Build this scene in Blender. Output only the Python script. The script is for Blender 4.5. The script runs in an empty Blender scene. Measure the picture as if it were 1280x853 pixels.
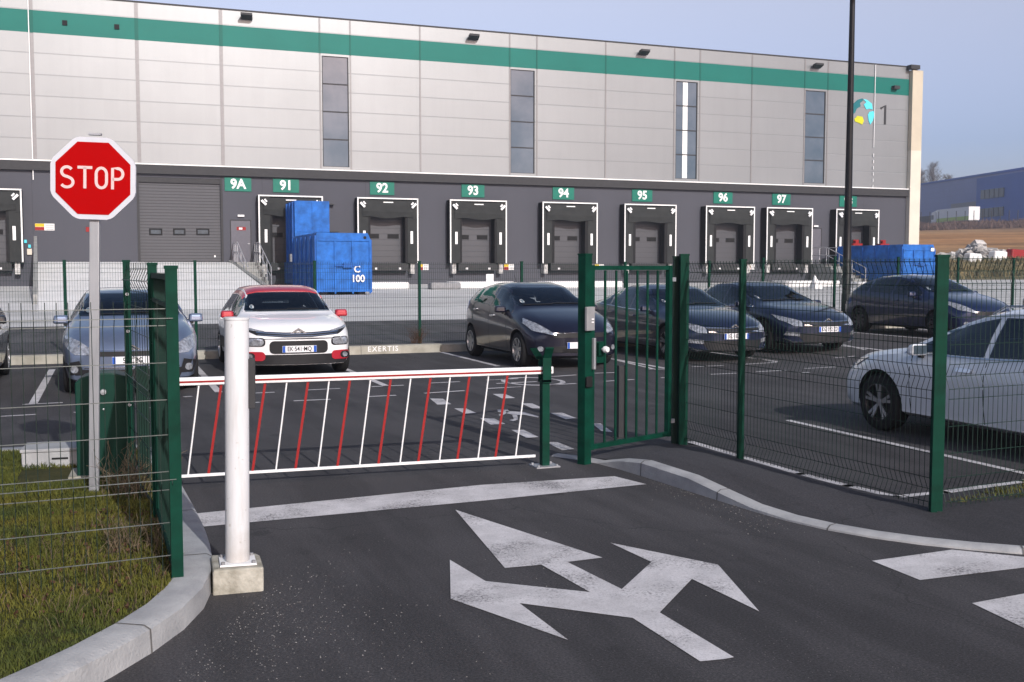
import bpy, bmesh, math, random
from mathutils import Vector, Matrix
from mathutils.bvhtree import BVHTree
random.seed(7)
C = bpy.context.scene.collection
sc = bpy.context.scene
PI = math.pi
# ------------------------------------------------------------------ camera model (also used to survey positions)
FPX, HOR, CH, PSI = 1327.0, 337.0, 1.8, math.radians(20.8)
PITCH = math.atan((426.5 - HOR) / FPX)
FV = Vector((math.sin(PSI)*math.cos(PITCH), math.cos(PSI)*math.cos(PITCH), -math.sin(PITCH)))
RV = Vector((math.cos(PSI), -math.sin(PSI), 0)); UV = RV.cross(FV)
def ray(x, y): return FV + RV*((x-640)/FPX) + UV*((426.5-y)/FPX)
def g(x, y, z=0.0):
    r = ray(x, y); t = (z-CH)/r.z; return (r.x*t, r.y*t)
def w(x, y, Y=59.0):
    r = ray(x, y); t = Y/r.y; return (r.x*t, CH+r.z*t)
def ss(a, b, x):
    t = max(0.0, min(1.0, (x-a)/(b-a))); return t*t*(3-2*t)
# ------------------------------------------------------------------ materials
def newmat(name):
    m = bpy.data.materials.new(name); m.use_nodes = True
    nt = m.node_tree; b = nt.nodes['Principled BSDF']; return m, nt, b
def nd(nt, t, **k):
    n = nt.nodes.new(t)
    for a, v in k.items():
        if a in n.inputs: n.inputs[a].default_value = v
        else: setattr(n, a, v)
    return n
def mat(name, col, rough=.6, metal=0.0, var=.12, scale=6.0, bump=0.0, bscale=60.0, coat=0.0, stretch=None, spec=None, col2=None, lo=.35, hi=.65):
    m, nt, b = newmat(name)
    tc = nd(nt, 'ShaderNodeTexCoord'); src = tc.outputs['Object']
    if stretch:
        mp = nd(nt, 'ShaderNodeMapping'); mp.inputs['Scale'].default_value = stretch
        nt.links.new(src, mp.inputs['Vector']); src = mp.outputs['Vector']
    n = nd(nt, 'ShaderNodeTexNoise', Scale=scale, Detail=6.0, Roughness=.6); nt.links.new(src, n.inputs['Vector'])
    r = nd(nt, 'ShaderNodeValToRGB'); r.color_ramp.elements[0].position = lo; r.color_ramp.elements[1].position = hi
    c2 = col2 or tuple(min(1, c*(1+var)) for c in col); c1 = tuple(c*(1-var) for c in col) if not col2 else col
    r.color_ramp.elements[0].color = (*c1, 1); r.color_ramp.elements[1].color = (*c2, 1)
    nt.links.new(n.outputs['Fac'], r.inputs['Fac']); nt.links.new(r.outputs['Color'], b.inputs['Base Color'])
    b.inputs['Roughness'].default_value = rough; b.inputs['Metallic'].default_value = metal
    b.inputs['Specular IOR Level'].default_value = spec if spec is not None else (.5 if (coat or metal > .1 or rough < .4) else .22)
    if coat: b.inputs['Coat Weight'].default_value = coat; b.inputs['Coat Roughness'].default_value = .04
    if bump:
        n2 = nd(nt, 'ShaderNodeTexNoise', Scale=bscale, Detail=4.0); nt.links.new(src, n2.inputs['Vector'])
        bp = nd(nt, 'ShaderNodeBump', Strength=bump, Distance=.01); nt.links.new(n2.outputs['Fac'], bp.inputs['Height'])
        nt.links.new(bp.outputs['Normal'], b.inputs['Normal'])
    return m
def math_(nt, op, a, b=None, c=None):
    n = nt.nodes.new('ShaderNodeMath'); n.operation = op
    for i, v in enumerate((a, b, c)):
        if v is None: continue
        if isinstance(v, (int, float)): n.inputs[i].default_value = v
        else: nt.links.new(v, n.inputs[i])
    return n.outputs[0]
def mixc(nt, fac, a, b, mode='MIX'):
    n = nt.nodes.new('ShaderNodeMix'); n.data_type = 'RGBA'; n.blend_type = mode
    for s, v in ((n.inputs[0], fac), (n.inputs[6], a), (n.inputs[7], b)):
        if isinstance(v, (int, float)): s.default_value = v
        elif isinstance(v, tuple): s.default_value = (*v, 1)
        else: nt.links.new(v, s)
    return n.outputs[2]
def noise(nt, src, scale, detail=5.0, rough=.6):
    n = nd(nt, 'ShaderNodeTexNoise', Scale=scale, Detail=detail, Roughness=rough); nt.links.new(src, n.inputs['Vector']); return n.outputs['Fac']
def ramp(nt, fac, stops):
    r = nt.nodes.new('ShaderNodeValToRGB'); e = r.color_ramp.elements
    while len(e) < len(stops): e.new(.5)
    for i, (p, c) in enumerate(stops): e[i].position = p; e[i].color = (c, c, c, 1) if isinstance(c, (int, float)) else (*c, 1)
    nt.links.new(fac, r.inputs['Fac']); return r.outputs['Color']
def asphalt_mat(name, base, spark=.5):
    m, nt, b = newmat(name); P = nd(nt, 'ShaderNodeTexCoord').outputs['Object']
    big = ramp(nt, noise(nt, P, .35, 6), [(.3, tuple(c*.80 for c in base)), (.7, tuple(c*1.22 for c in base))])
    mp = nd(nt, 'ShaderNodeMapping'); mp.inputs['Scale'].default_value = (1.6, .25, 1); mp.inputs['Rotation'].default_value = (0, 0, .3)
    nt.links.new(P, mp.inputs['Vector'])
    streak = ramp(nt, noise(nt, mp.outputs['Vector'], 1.3, 5), [(.42, .72), (.56, 1.0)])
    c = mixc(nt, 1.0, big, streak, 'MULTIPLY')
    c = mixc(nt, 1.0, c, ramp(nt, noise(nt, P, 1.9, 7, .7), [(.30, .70), (.42, .98), (.62, 1.0), (.74, 1.22)]), 'MULTIPLY')
    blot = nd(nt, 'ShaderNodeTexVoronoi', Scale=.8); nt.links.new(P, blot.inputs['Vector'])
    c = mixc(nt, math_(nt, 'MULTIPLY', math_(nt, 'LESS_THAN', math_(nt, 'MULTIPLY_ADD', noise(nt, P, 9, 4), .10, blot.outputs['Distance']), .115), .5), c, (.02, .02, .021))
    fine = ramp(nt, noise(nt, P, 75, 3, .8), [(.3, .45), (.5, 1.0), (.72, 1.9)])
    c = mixc(nt, 1.0, c, fine, 'MULTIPLY')
    v = nd(nt, 'ShaderNodeTexVoronoi', Scale=55.0); nt.links.new(P, v.inputs['Vector'])
    sp = math_(nt, 'LESS_THAN', v.outputs['Distance'], .16)
    pres = ramp(nt, noise(nt, P, 1.1, 5), [(.5, 0.0), (.68, 1.0)])
    sel = nd(nt, 'ShaderNodeSeparateColor'); nt.links.new(v.outputs['Color'], sel.inputs[0])
    pick = math_(nt, 'GREATER_THAN', sel.outputs[0], .72)
    f = math_(nt, 'MULTIPLY', math_(nt, 'MULTIPLY', sp, pick), math_(nt, 'MULTIPLY_ADD', pres, spark, .12))
    c = mixc(nt, f, c, (.34, .32, .30))
    cr = nd(nt, 'ShaderNodeTexVoronoi', Scale=.22, feature='DISTANCE_TO_EDGE')
    wv = nd(nt, 'ShaderNodeTexNoise', Scale=1.2, Detail=5.0); nt.links.new(P, wv.inputs['Vector'])
    vm = nd(nt, 'ShaderNodeVectorMath', operation='MULTIPLY_ADD'); vm.inputs[1].default_value = (1.1, 1.1, 0)
    nt.links.new(wv.outputs['Color'], vm.inputs[0]); nt.links.new(P, vm.inputs[2]); nt.links.new(vm.outputs[0], cr.inputs['Vector'])
    ck = math_(nt, 'LESS_THAN', cr.outputs['Distance'], .0016)
    c = mixc(nt, math_(nt, 'MULTIPLY', ck, .45), c, (.015, .015, .016))
    nt.links.new(c, b.inputs['Base Color']); b.inputs['Roughness'].default_value = .82; b.inputs['Specular IOR Level'].default_value = .35
    bp = nd(nt, 'ShaderNodeBump', Strength=.75, Distance=.006)
    nt.links.new(noise(nt, P, 110, 3, .7), bp.inputs['Height']); nt.links.new(bp.outputs['Normal'], b.inputs['Normal'])
    return m
def paint_mat(name, col, wear=.52):
    m, nt, b = newmat(name); P = nd(nt, 'ShaderNodeTexCoord').outputs['Object']
    c = ramp(nt, noise(nt, P, 3.0, 7, .65), [(.3, tuple(x*.68 for x in col)), (.65, col)])
    c = mixc(nt, 1.0, c, ramp(nt, noise(nt, P, 90, 3, .8), [(.3, .72), (.55, 1.0)]), 'MULTIPLY')
    wr = math_(nt, 'MULTIPLY', noise(nt, P, 1.7, 4), noise(nt, P, 60, 4, .8))
    c = mixc(nt, ramp(nt, wr, [(.27, 0.0), (.36, .85)]), c, (.085, .08, .085))
    nt.links.new(c, b.inputs['Base Color']); b.inputs['Roughness'].default_value = .7
    bp = nd(nt, 'ShaderNodeBump', Strength=.4, Distance=.004)
    nt.links.new(noise(nt, P, 110, 3), bp.inputs['Height']); nt.links.new(bp.outputs['Normal'], b.inputs['Normal'])
    return m
def stripes_mat(name, col, period, off, dark, metal, rough, axis=2, width=.03, var=.05, fine=0.0, panel=False):
    m, nt, b = newmat(name); P = nd(nt, 'ShaderNodeTexCoord').outputs['Object']
    sx = nd(nt, 'ShaderNodeSeparateXYZ'); nt.links.new(P, sx.inputs[0])
    q = math_(nt, 'DIVIDE', math_(nt, 'SUBTRACT', sx.outputs[axis], off), period)
    fr = math_(nt, 'FRACT', q); ln = math_(nt, 'LESS_THAN', fr, width/period)
    base = ramp(nt, noise(nt, P, .25, 5), [(.3, tuple(c*(1-var) for c in col)), (.7, tuple(c*(1+var) for c in col))])
    mp = nd(nt, 'ShaderNodeMapping'); mp.inputs['Scale'].default_value = (2.5, 1, .12); nt.links.new(P, mp.inputs['Vector'])
    base = mixc(nt, 1.0, base, ramp(nt, noise(nt, mp.outputs['Vector'], 1.0, 5), [(.3, .965), (.6, 1.0)]), 'MULTIPLY')
    if panel:
        wn = nd(nt, 'ShaderNodeTexWhiteNoise', noise_dimensions='2D'); cb = nd(nt, 'ShaderNodeCombineXYZ')
        nt.links.new(math_(nt, 'FLOOR', q), cb.inputs[0]); nt.links.new(math_(nt, 'FLOOR', math_(nt, 'DIVIDE', sx.outputs[0], 5.6)), cb.inputs[1])
        nt.links.new(cb.outputs[0], wn.inputs['Vector'])
        base = mixc(nt, 1.0, base, ramp(nt, wn.outputs['Value'], [(0, .965), (1, 1.0)]), 'MULTIPLY')
    c = mixc(nt, ln, base, tuple(x*dark for x in col))
    nt.links.new(c, b.inputs['Base Color']); b.inputs['Metallic'].default_value = metal; b.inputs['Roughness'].default_value = rough
    h = ln
    if fine:
        h = math_(nt, 'SINE', math_(nt, 'MULTIPLY', sx.outputs[0 if axis == 2 else 2], fine))
    bp = nd(nt, 'ShaderNodeBump', Strength=.35, Distance=.02, invert=not fine)
    nt.links.new(h, bp.inputs['Height']); nt.links.new(bp.outputs['Normal'], b.inputs['Normal'])
    return m
M = {}
M['asphalt'] = asphalt_mat('asphalt', (.058, .055, .058))
M['asphalt_dark'] = asphalt_mat('asphalt_footway', (.050, .048, .053), .15)
M['paint'] = paint_mat('road_paint', (.68, .66, .67))
M['concrete'] = mat('concrete', (.30, .30, .29), .85, var=.16, scale=2.0, bump=.4, bscale=70)
M['kerb'] = mat('kerb_concrete', (.30, .305, .315), .85, scale=3.5, bump=.5, bscale=60, col2=(.42, .425, .43))
M['kerb_warm'] = mat('kerb_warm', (.30, .285, .24), .85, scale=3.0, bump=.4, col2=(.43, .41, .355))
M['footing'] = mat('footing_concrete', (.25, .235, .19), .9, scale=9.0, bump=.7, bscale=50, col2=(.47, .45, .39))
M['yard'] = mat('yard_concrete', (.46, .46, .455), .8, scale=.45, bump=.3, bscale=20, col2=(.66, .655, .65), stretch=(.5, 1.2, 1))
M['ramp'] = mat('ramp_concrete', (.72, .715, .70), .8, scale=.6, bump=.2, bscale=20, col2=(.84, .83, .82))
M['strip'] = asphalt_mat('back_lane_asphalt', (.085, .083, .087), .1)
M['ground'] = mat('ground', (.09, .085, .045), .95, scale=.3, bump=.6, bscale=3, col2=(.16, .13, .07))
def earth():
    m, nt, b = newmat('bank_earth'); P = nd(nt, 'ShaderNodeTexCoord').outputs['Object']
    sx = nd(nt, 'ShaderNodeSeparateXYZ'); nt.links.new(P, sx.inputs[0])
    n1 = noise(nt, P, .12, 6)
    z = math_(nt, 'MULTIPLY_ADD', n1, 1.4, sx.outputs[2])
    zz = math_(nt, 'DIVIDE', z, 14.0)
    c = ramp(nt, zz, [(.08, (.20, .175, .10)), (.22, (.17, .15, .085)), (.32, (.36, .22, .11)), (.42, (.42, .22, .095)), (.55, (.38, .20, .085)), (.62, (.40, .24, .12)), (.70, (.13, .085, .06)), (.80, (.10, .075, .06))])
    mp = nd(nt, 'ShaderNodeMapping'); mp.inputs['Scale'].default_value = (.03, .03, 2.2); nt.links.new(P, mp.inputs['Vector'])
    c = mixc(nt, 1.0, c, ramp(nt, noise(nt, mp.outputs['Vector'], 1.0, 6, .7), [(.36, .45), (.5, .95), (.66, 1.25)]), 'MULTIPLY')
    c = mixc(nt, 1.0, c, ramp(nt, noise(nt, P, .9, 6, .7), [(.3, .7), (.7, 1.15)]), 'MULTIPLY')
    nt.links.new(c, b.inputs['Base Color']); b.inputs['Roughness'].default_value = .95; b.inputs['Specular IOR Level'].default_value = .1; return m
M['earth'] = earth()
M['soil'] = mat('soil', (.030, .034, .010), .95, scale=5, bump=1, bscale=30, col2=(.06, .055, .016))
M['clad'] = stripes_mat('cladding', (.248, .262, .273), 1.06, 7.30, .78, .5, .41, width=.045, panel=True)
M['band'] = mat('green_band', (.006, .135, .110), .5, .1, var=.05, scale=.5)
M['bandseam'] = mat('green_band_seam', (.004, .10, .08), .5, .1, var=.03)
M['seam'] = mat('seam', (.20, .195, .20), .5, .4, var=.05)
M['wall'] = stripes_mat('dark_wall', (.060, .062, .078), 5.7, 2.2, .75, .05, .75, axis=0, width=.03, fine=0)
M['darktrim'] = mat('dark_trim', (.040, .040, .043), .6, var=.08)
M['whitetrim'] = mat('white_trim', (.78, .78, .77), .5, var=.04)
M['beige'] = mat('beige_wall', (.62, .57, .48), .8, var=.05, scale=1)
M['beige2'] = mat('beige_wall_upper', (.52, .46, .36), .8, var=.05, scale=1)
M['shelter'] = mat('dock_curtain', (.028, .030, .030), .75, var=.14, scale=2.5, bump=.3, bscale=6)
M['black'] = mat('black_rubber', (.012, .012, .013), .7, var=.15)
M['tyre'] = mat('tyre', (.014, .014, .015), .8, var=.2, scale=30)
M['doorpanel'] = stripes_mat('dock_door', (.060, .062, .072), .32, 2.2, .6, .1, .5, width=.02)
M['roller'] = stripes_mat('roller_door', (.078, .078, .086), .16, 2.2, .5, .05, .7, width=.035)
M['sign_green'] = mat('sign_green', (.010, .16, .115), .4, var=.08, scale=2)
M['white'] = mat('white', (.80, .80, .80), .45, var=.02)
M['marker'] = mat('marker_white', (.85, .85, .85), .5, var=.02)
M['redpaint'] = mat('red_paint', (.27, .014, .014), .5, var=.05)
M['signred'] = mat('sign_red', (.37, .0004, .001), .7, spec=.05, metal=0, var=.02)
M['signwhite'] = mat('sign_white', (.56, .57, .62), .5, var=.03)
M['stoptext'] = mat('stop_lettering', (.66, .50, .49), .45, var=.02)
M['galv'] = mat('galvanised', (.36, .37, .39), .45, .45, var=.14, scale=9, stretch=(1, 1, .15))
M['green'] = mat('fence_green', (.001, .036, .022), .6, var=.25, scale=7, spec=.12)
M['greenwire'] = mat('wire_green', (.006, .024, .018), .5, var=.1)
M['greendark'] = mat('gate_dark_green', (.001, .020, .013), .6, var=.2, scale=7)
M['nearwire'] = mat('near_wire', (.010, .022, .018), .4, .1, var=.2)
M['cabinet'] = mat('cabinet_green', (.001, .034, .022), .45, var=.12, scale=4)
M['lamp'] = mat('lamp_post', (.010, .010, .012), .4, var=.2)
M['blue'] = mat('container_blue', (.016, .12, .42), .6, var=.30, scale=2.2, bump=.2, bscale=4)
M['bluedark'] = mat('container_blue_dark', (.012, .095, .36), .5, var=.16, scale=1.4)
M['farblue'] = stripes_mat('far_blue', (.17, .22, .42), 1.4, 0, .9, .1, .5, width=.12)
M['farblue2'] = mat('far_blue_annex', (.035, .12, .42), .5, var=.06, scale=.2)
M['glassfar'] = mat('far_glass', (.05, .07, .09), .15, var=.2)
M['grey'] = mat('mid_grey', (.25, .25, .26), .6, var=.1)
M['yellow'] = mat('yellow', (.60, .42, .02), .5, var=.05)
M['lime'] = mat('lime', (.45, .60, .15), .5, var=.05)
M['teal'] = mat('emblem_teal', (.012, .14, .16), .5, var=.05)
M['cyan'] = mat('emblem_cyan', (.10, .62, .72), .5, var=.05)
M['olive'] = mat('emblem_yellow', (.55, .55, .02), .5, var=.05)
M['glass'] = mat('car_glass', (.012, .018, .030), .04, 0, var=.3, scale=3, spec=.9)
def glassmat(name, tint, lo):
    m = bpy.data.materials.new(name); m.use_nodes = True; nt = m.node_tree; nt.nodes.clear()
    out = nt.nodes.new('ShaderNodeOutputMaterial'); t = nt.nodes.new('ShaderNodeBsdfTransparent'); t.inputs[0].default_value = (*tint, 1)
    gl = nt.nodes.new('ShaderNodeBsdfGlossy'); gl.inputs['Roughness'].default_value = .03; gl.inputs['Color'].default_value = (.9, .95, 1, 1)
    lw = nt.nodes.new('ShaderNodeFresnel'); lw.inputs['IOR'].default_value = 1.5; f = math_(nt, 'MULTIPLY_ADD', lw.outputs[0], 1.25, lo)
    f = math_(nt, 'MINIMUM', f, 1.0); mx_ = nt.nodes.new('ShaderNodeMixShader'); nt.links.new(f, mx_.inputs[0]); nt.links.new(t.outputs[0], mx_.inputs[1]); nt.links.new(gl.outputs[0], mx_.inputs[2]); nt.links.new(mx_.outputs[0], out.inputs[0]); return m
M['glass'] = glassmat('car_glass', (.42, .47, .50), .03)
M['glasstint'] = glassmat('car_glass_tinted', (.10, .12, .13), .03)
M['cabin'] = mat('cabin_trim', (.035, .036, .040), .8, var=.2)
M['seat'] = mat('seat_cloth', (.055, .055, .060), .9, var=.3, scale=8)
M['carwhite'] = mat('car_white', (.80, .80, .82), .28, var=.02, coat=.8)
M['carsilver'] = mat('car_silver_white', (.72, .75, .80), .3, .1, var=.03, coat=.8)
M['carred'] = mat('car_red', (.42, .015, .03), .3, .1, var=.04, coat=.8)
M['cardark'] = mat('car_dark_purple', (.007, .007, .020), .3, .3, var=.1, coat=1)
M['carnavy'] = mat('car_navy', (.008, .014, .042), .3, .3, var=.1, coat=1)
M['carnavy2'] = mat('car_royal_navy', (.004, .011, .050), .32, .2, var=.1, coat=1)
M['carblue'] = mat('car_steel_blue', (.20, .25, .36), .28, .65, var=.05, coat=1)
M['carblack'] = mat('car_black', (.01, .01, .012), .3, var=.1, coat=1)
M['plastic'] = mat('black_plastic', (.018, .018, .02), .5, var=.1)
M['chrome'] = mat('chrome', (.62, .63, .66), .18, 1, var=.04)
M['rim'] = mat('alloy_rim', (.42, .43, .45), .3, .8, var=.08)
M['rimdark'] = mat('dark_rim', (.05, .05, .055), .35, .6, var=.1)
M['lamplens'] = mat('headlight_lens', (.42, .44, .48), .08, .55, var=.45, scale=22)
M['plate'] = mat('plate_white', (.72, .72, .74), .45, var=.02)
M['plateblue'] = mat('plate_blue', (.02, .09, .42), .45, var=.02)
M['trunk'] = mat('bark', (.10, .08, .065), .9, var=.2)
M['twig'] = mat('dry_twig', (.13, .10, .065), .9, var=.35, scale=12)
M['leafdry'] = mat('dry_leaf', (.075, .040, .022), .8, var=.35, scale=20)
M['rubble'] = mat('rubble', (.20, .19, .18), .9, scale=.8, col2=(.62, .60, .58))
def winmat():
    m, nt, b = newmat('facade_glass'); P = nd(nt, 'ShaderNodeTexCoord').outputs['Object']
    c = ramp(nt, noise(nt, P, .5, 4), [(.35, (.05, .085, .12)), (.65, (.10, .13, .165))])
    nt.links.new(c, b.inputs['Base Color']); b.inputs['Roughness'].default_value = .08; b.inputs['Specular IOR Level'].default_value = .8
    b.inputs['Metallic'].default_value = .15; return m
M['window'] = winmat()
def grassmat():
    m, nt, b = newmat('grass'); P = nd(nt, 'ShaderNodeTexCoord').outputs['Object']
    c = ramp(nt, noise(nt, P, 1.6, 6, .7), [(.32, (.026, .046, .004)), (.5, (.080, .088, .006)), (.68, (.150, .125, .012))])
    c = mixc(nt, 1.0, c, ramp(nt, noise(nt, P, 22, 3), [(.3, .6), (.7, 1.25)]), 'MULTIPLY')
    nt.links.new(c, b.inputs['Base Color']); b.inputs['Roughness'].default_value = .8; return m
M['grass'] = grassmat()
# ------------------------------------------------------------------ mesh helpers
class MB:
    def __init__(s): s.v = []; s.f = []
    def add(s, vs, fs):
        o = len(s.v); s.v += [tuple(v) for v in vs]; s.f += [tuple(o+i for i in f) for f in fs]; return s
    def box(s, x0, x1, y0, y1, z0, z1):
        return s.add([(x0,y0,z0),(x1,y0,z0),(x1,y1,z0),(x0,y1,z0),(x0,y0,z1),(x1,y0,z1),(x1,y1,z1),(x0,y1,z1)],
                     [(0,3,2,1),(4,5,6,7),(0,1,5,4),(1,2,6,5),(2,3,7,6),(3,0,4,7)])
    def bar(s, a, b, r, n=4, r2=None):
        a = Vector(a); b = Vector(b); d = (b-a)
        if d.length < 1e-6: return s
        d.normalize(); u = d.cross(Vector((0,0,1)));
        if u.length < 1e-3: u = Vector((1,0,0))
        u.normalize(); v = d.cross(u); r2 = r if r2 is None else r2
        vs = []
        for p, rr in ((a, r), (b, r2)):
            for i in range(n):
                t = 2*PI*(i+.5)/n; vs.append(p+u*math.cos(t)*rr+v*math.sin(t)*rr)
        fs = [(i, (i+1)%n, n+(i+1)%n, n+i) for i in range(n)] + [tuple(range(n-1,-1,-1)), tuple(range(n, 2*n))]
        return s.add(vs, fs)
    def flat(s, a, b, wx, th, up=(0,0,1)):
        a = Vector(a); b = Vector(b); d = (b-a).normalized(); u = d.cross(Vector(up)).normalized()*wx/2; v = u.cross(d).normalized()*th/2
        vs = [p+i*u+j*v for p in (a, b) for i, j in ((-1,-1),(1,-1),(1,1),(-1,1))]
        return s.add(vs, [(0,3,2,1),(4,5,6,7),(0,1,5,4),(1,2,6,5),(2,3,7,6),(3,0,4,7)])
    def prism(s, pts, z0, z1):
        n = len(pts); vs = [(x,y,z0) for x,y in pts]+[(x,y,z1) for x,y in pts]
        return s.add(vs, [tuple(range(n-1,-1,-1)), tuple(range(n,2*n))]+[(i,(i+1)%n,n+(i+1)%n,n+i) for i in range(n)])
    def lathe(s, prof, n=24, o=(0,0,0), axis='z'):
        vs = []
        for i in range(n):
            t = 2*PI*i/n
            for r, h in prof:
                a, b = r*math.cos(t), r*math.sin(t)
                vs.append((o[0]+a, o[1]+b, o[2]+h) if axis == 'z' else ((o[0]+h, o[1]+a, o[2]+b) if axis == 'x' else (o[0]+a, o[1]+h, o[2]+b)))
        m = len(prof); fs = []
        for i in range(n):
            for j in range(m-1): fs.append((i*m+j, ((i+1)%n)*m+j, ((i+1)%n)*m+j+1, i*m+j+1))
        return s.add(vs, fs)
    def build(s, name, m, parent=None, smooth=False, bevel=0):
        me = bpy.data.meshes.new(name); me.from_pydata(s.v, [], s.f); me.materials.append(m)
        if smooth:
            for p in me.polygons: p.use_smooth = True
            me.set_sharp_from_angle(angle=math.radians(40))
        me.update()
        bm = bmesh.new(); bm.from_mesh(me); bmesh.ops.recalc_face_normals(bm, faces=bm.faces)
        if bevel: bmesh.ops.bevel(bm, geom=bm.edges[:], offset=bevel, segments=2, affect='EDGES', profile=.5, clamp_overlap=True)
        bm.to_mesh(me); bm.free()
        o = bpy.data.objects.new(name, me); C.objects.link(o)
        if parent: o.parent = parent
        return o
def tag(o, label=None, cat=None, group=None, kind=None):
    if label: o['label'] = label
    if cat: o['category'] = cat
    if group: o['group'] = group
    if kind: o['kind'] = kind
    return o
def parts(name, m, parent, boxes, bevel=0):
    return [MB().box(*q).build(name, m, parent, bevel=bevel) for q in boxes]
def thing(name, label, cat, loc=(0,0,0), rz=0, group=None):
    o = bpy.data.objects.new(name, None); C.objects.link(o); o.location = loc; o.rotation_euler = (0,0,rz)
    o.empty_display_size = .2
    return tag(o, label, cat, group)
def copy_tree(o, parent=None):
    c = o.copy(); C.objects.link(c); c.parent = parent
    for ch in list(o.children): copy_tree(ch, c)
    return c
def text_mesh(name, body, size, m, parent, loc, rot, ext=.002, bold=0.0, sx=1.0, align='CENTER', space=1.0):
    cu = bpy.data.curves.new(name, 'FONT'); cu.body = body; cu.size = size; cu.align_x = align; cu.align_y = 'CENTER'
    cu.extrude = ext; cu.offset = bold; cu.resolution_u = 3; cu.space_character = space
    t = bpy.data.objects.new(name, cu); C.objects.link(t); bpy.context.view_layer.update()
    me = bpy.data.meshes.new_from_object(t.evaluated_get(bpy.context.evaluated_depsgraph_get()))
    bpy.data.objects.remove(t); me.name = name
    me.transform(Matrix.Translation(loc) @ rot.to_4x4() @ Matrix.Diagonal((sx, 1, 1, 1)))
    me.materials.clear(); me.materials.append(m)
    o = bpy.data.objects.new(name, me); C.objects.link(o)
    if parent: o.parent = parent
    return o
FACE = Matrix.Rotation(PI/2, 3, 'X')          # lettering readable from -Y
# ------------------------------------------------------------------ terrain
def tz(x, y): return .17*ss(12.5, 18, x)*ss(14, 19, y)
def backfence_y(x):
    if x < 12: return 22.05+(x+14)*.033
    if x < 19: return 22.91+(x-12)*.17
    return 24.1+(x-19)*.14
def grid_sheet(name, xs, ys, zf, m, kind='structure', keep=None):
    b = MB(); nx, ny = len(xs), len(ys)
    vs = [(x, y, zf(x, y)) for x in xs for y in ys]
    fs = [(i*ny+j, (i+1)*ny+j, (i+1)*ny+j+1, i*ny+j+1) for i in range(nx-1) for j in range(ny-1) if keep is None or keep((xs[i]+xs[i+1])/2, (ys[j]+ys[j+1])/2)]
    b.add(vs, fs); o = b.build(name, m, smooth=True); tag(o, kind=kind); return o
def frange(a, b, n): return [a+(b-a)*i/n for i in range(n+1)]
HP = [(0,-.12),(82,-.12),(84,-.1),(95,1.5),(118,3.4),(140,4.9),(165,6.3),(200,8.6),(232,10.9),(245,11.2),(3000,11.4)]
def hill(x, y):
    d = x*.70+y*.714
    if x < 54.5: d = min(d, 60)
    for (a, za), (b, zb) in zip(HP, HP[1:]):
        if a <= d <= b: return za+(zb-za)*(d-a)/(b-a)
    return -.12 if d < 0 else 11.4
xs = frange(-1500, -60, 8)+frange(-50, 50, 10)+[54.5]+frange(55, 110, 22)+frange(115, 260, 20)+frange(300, 2500, 10)
ys = frange(-200, 0, 4)+frange(10, 50, 4)+frange(55, 110, 22)+frange(115, 260, 20)+frange(300, 2500, 10)
g0 = grid_sheet('ground', xs, ys, hill, M['earth'])
road = grid_sheet('road', frange(-30, 60, 60), [-30, -10, 0]+frange(4, 24, 20)+[25.5, 28], lambda x, y: tz(x, y)-(.04 if y > backfence_y(x) else 0), M['asphalt'])
# lane beyond the kerb, and concrete yard that climbs to the docks
def stripz(x, y): return .15+.12*ss(23, 31, y)+tz(x, 30)*(1-ss(23, 31, y))*1.0
b = MB(); X = frange(-40, 80, 48); n = len(X)
vs = []
for x in X:
    y0 = backfence_y(x)-.25
    for k in range(5):
        y = y0+(31-y0)*k/4; vs.append((x, y, stripz(x, y)))
b.add(vs, [(i*5+k, (i+1)*5+k, (i+1)*5+k+1, i*5+k+1) for i in range(n-1) for k in range(4)])
tag(b.build('back_lane', M['strip'], smooth=True), kind='structure')
def yz(x, y): return .27+(y-31)*.68/28
b = MB().add([(-60, 31, .27), (110, 31, .27), (110, 62, yz(0, 62)), (-60, 62, yz(0, 62))], [(0,1,2,3)])
tag(b.build('yard', M['yard']), kind='structure')
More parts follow.
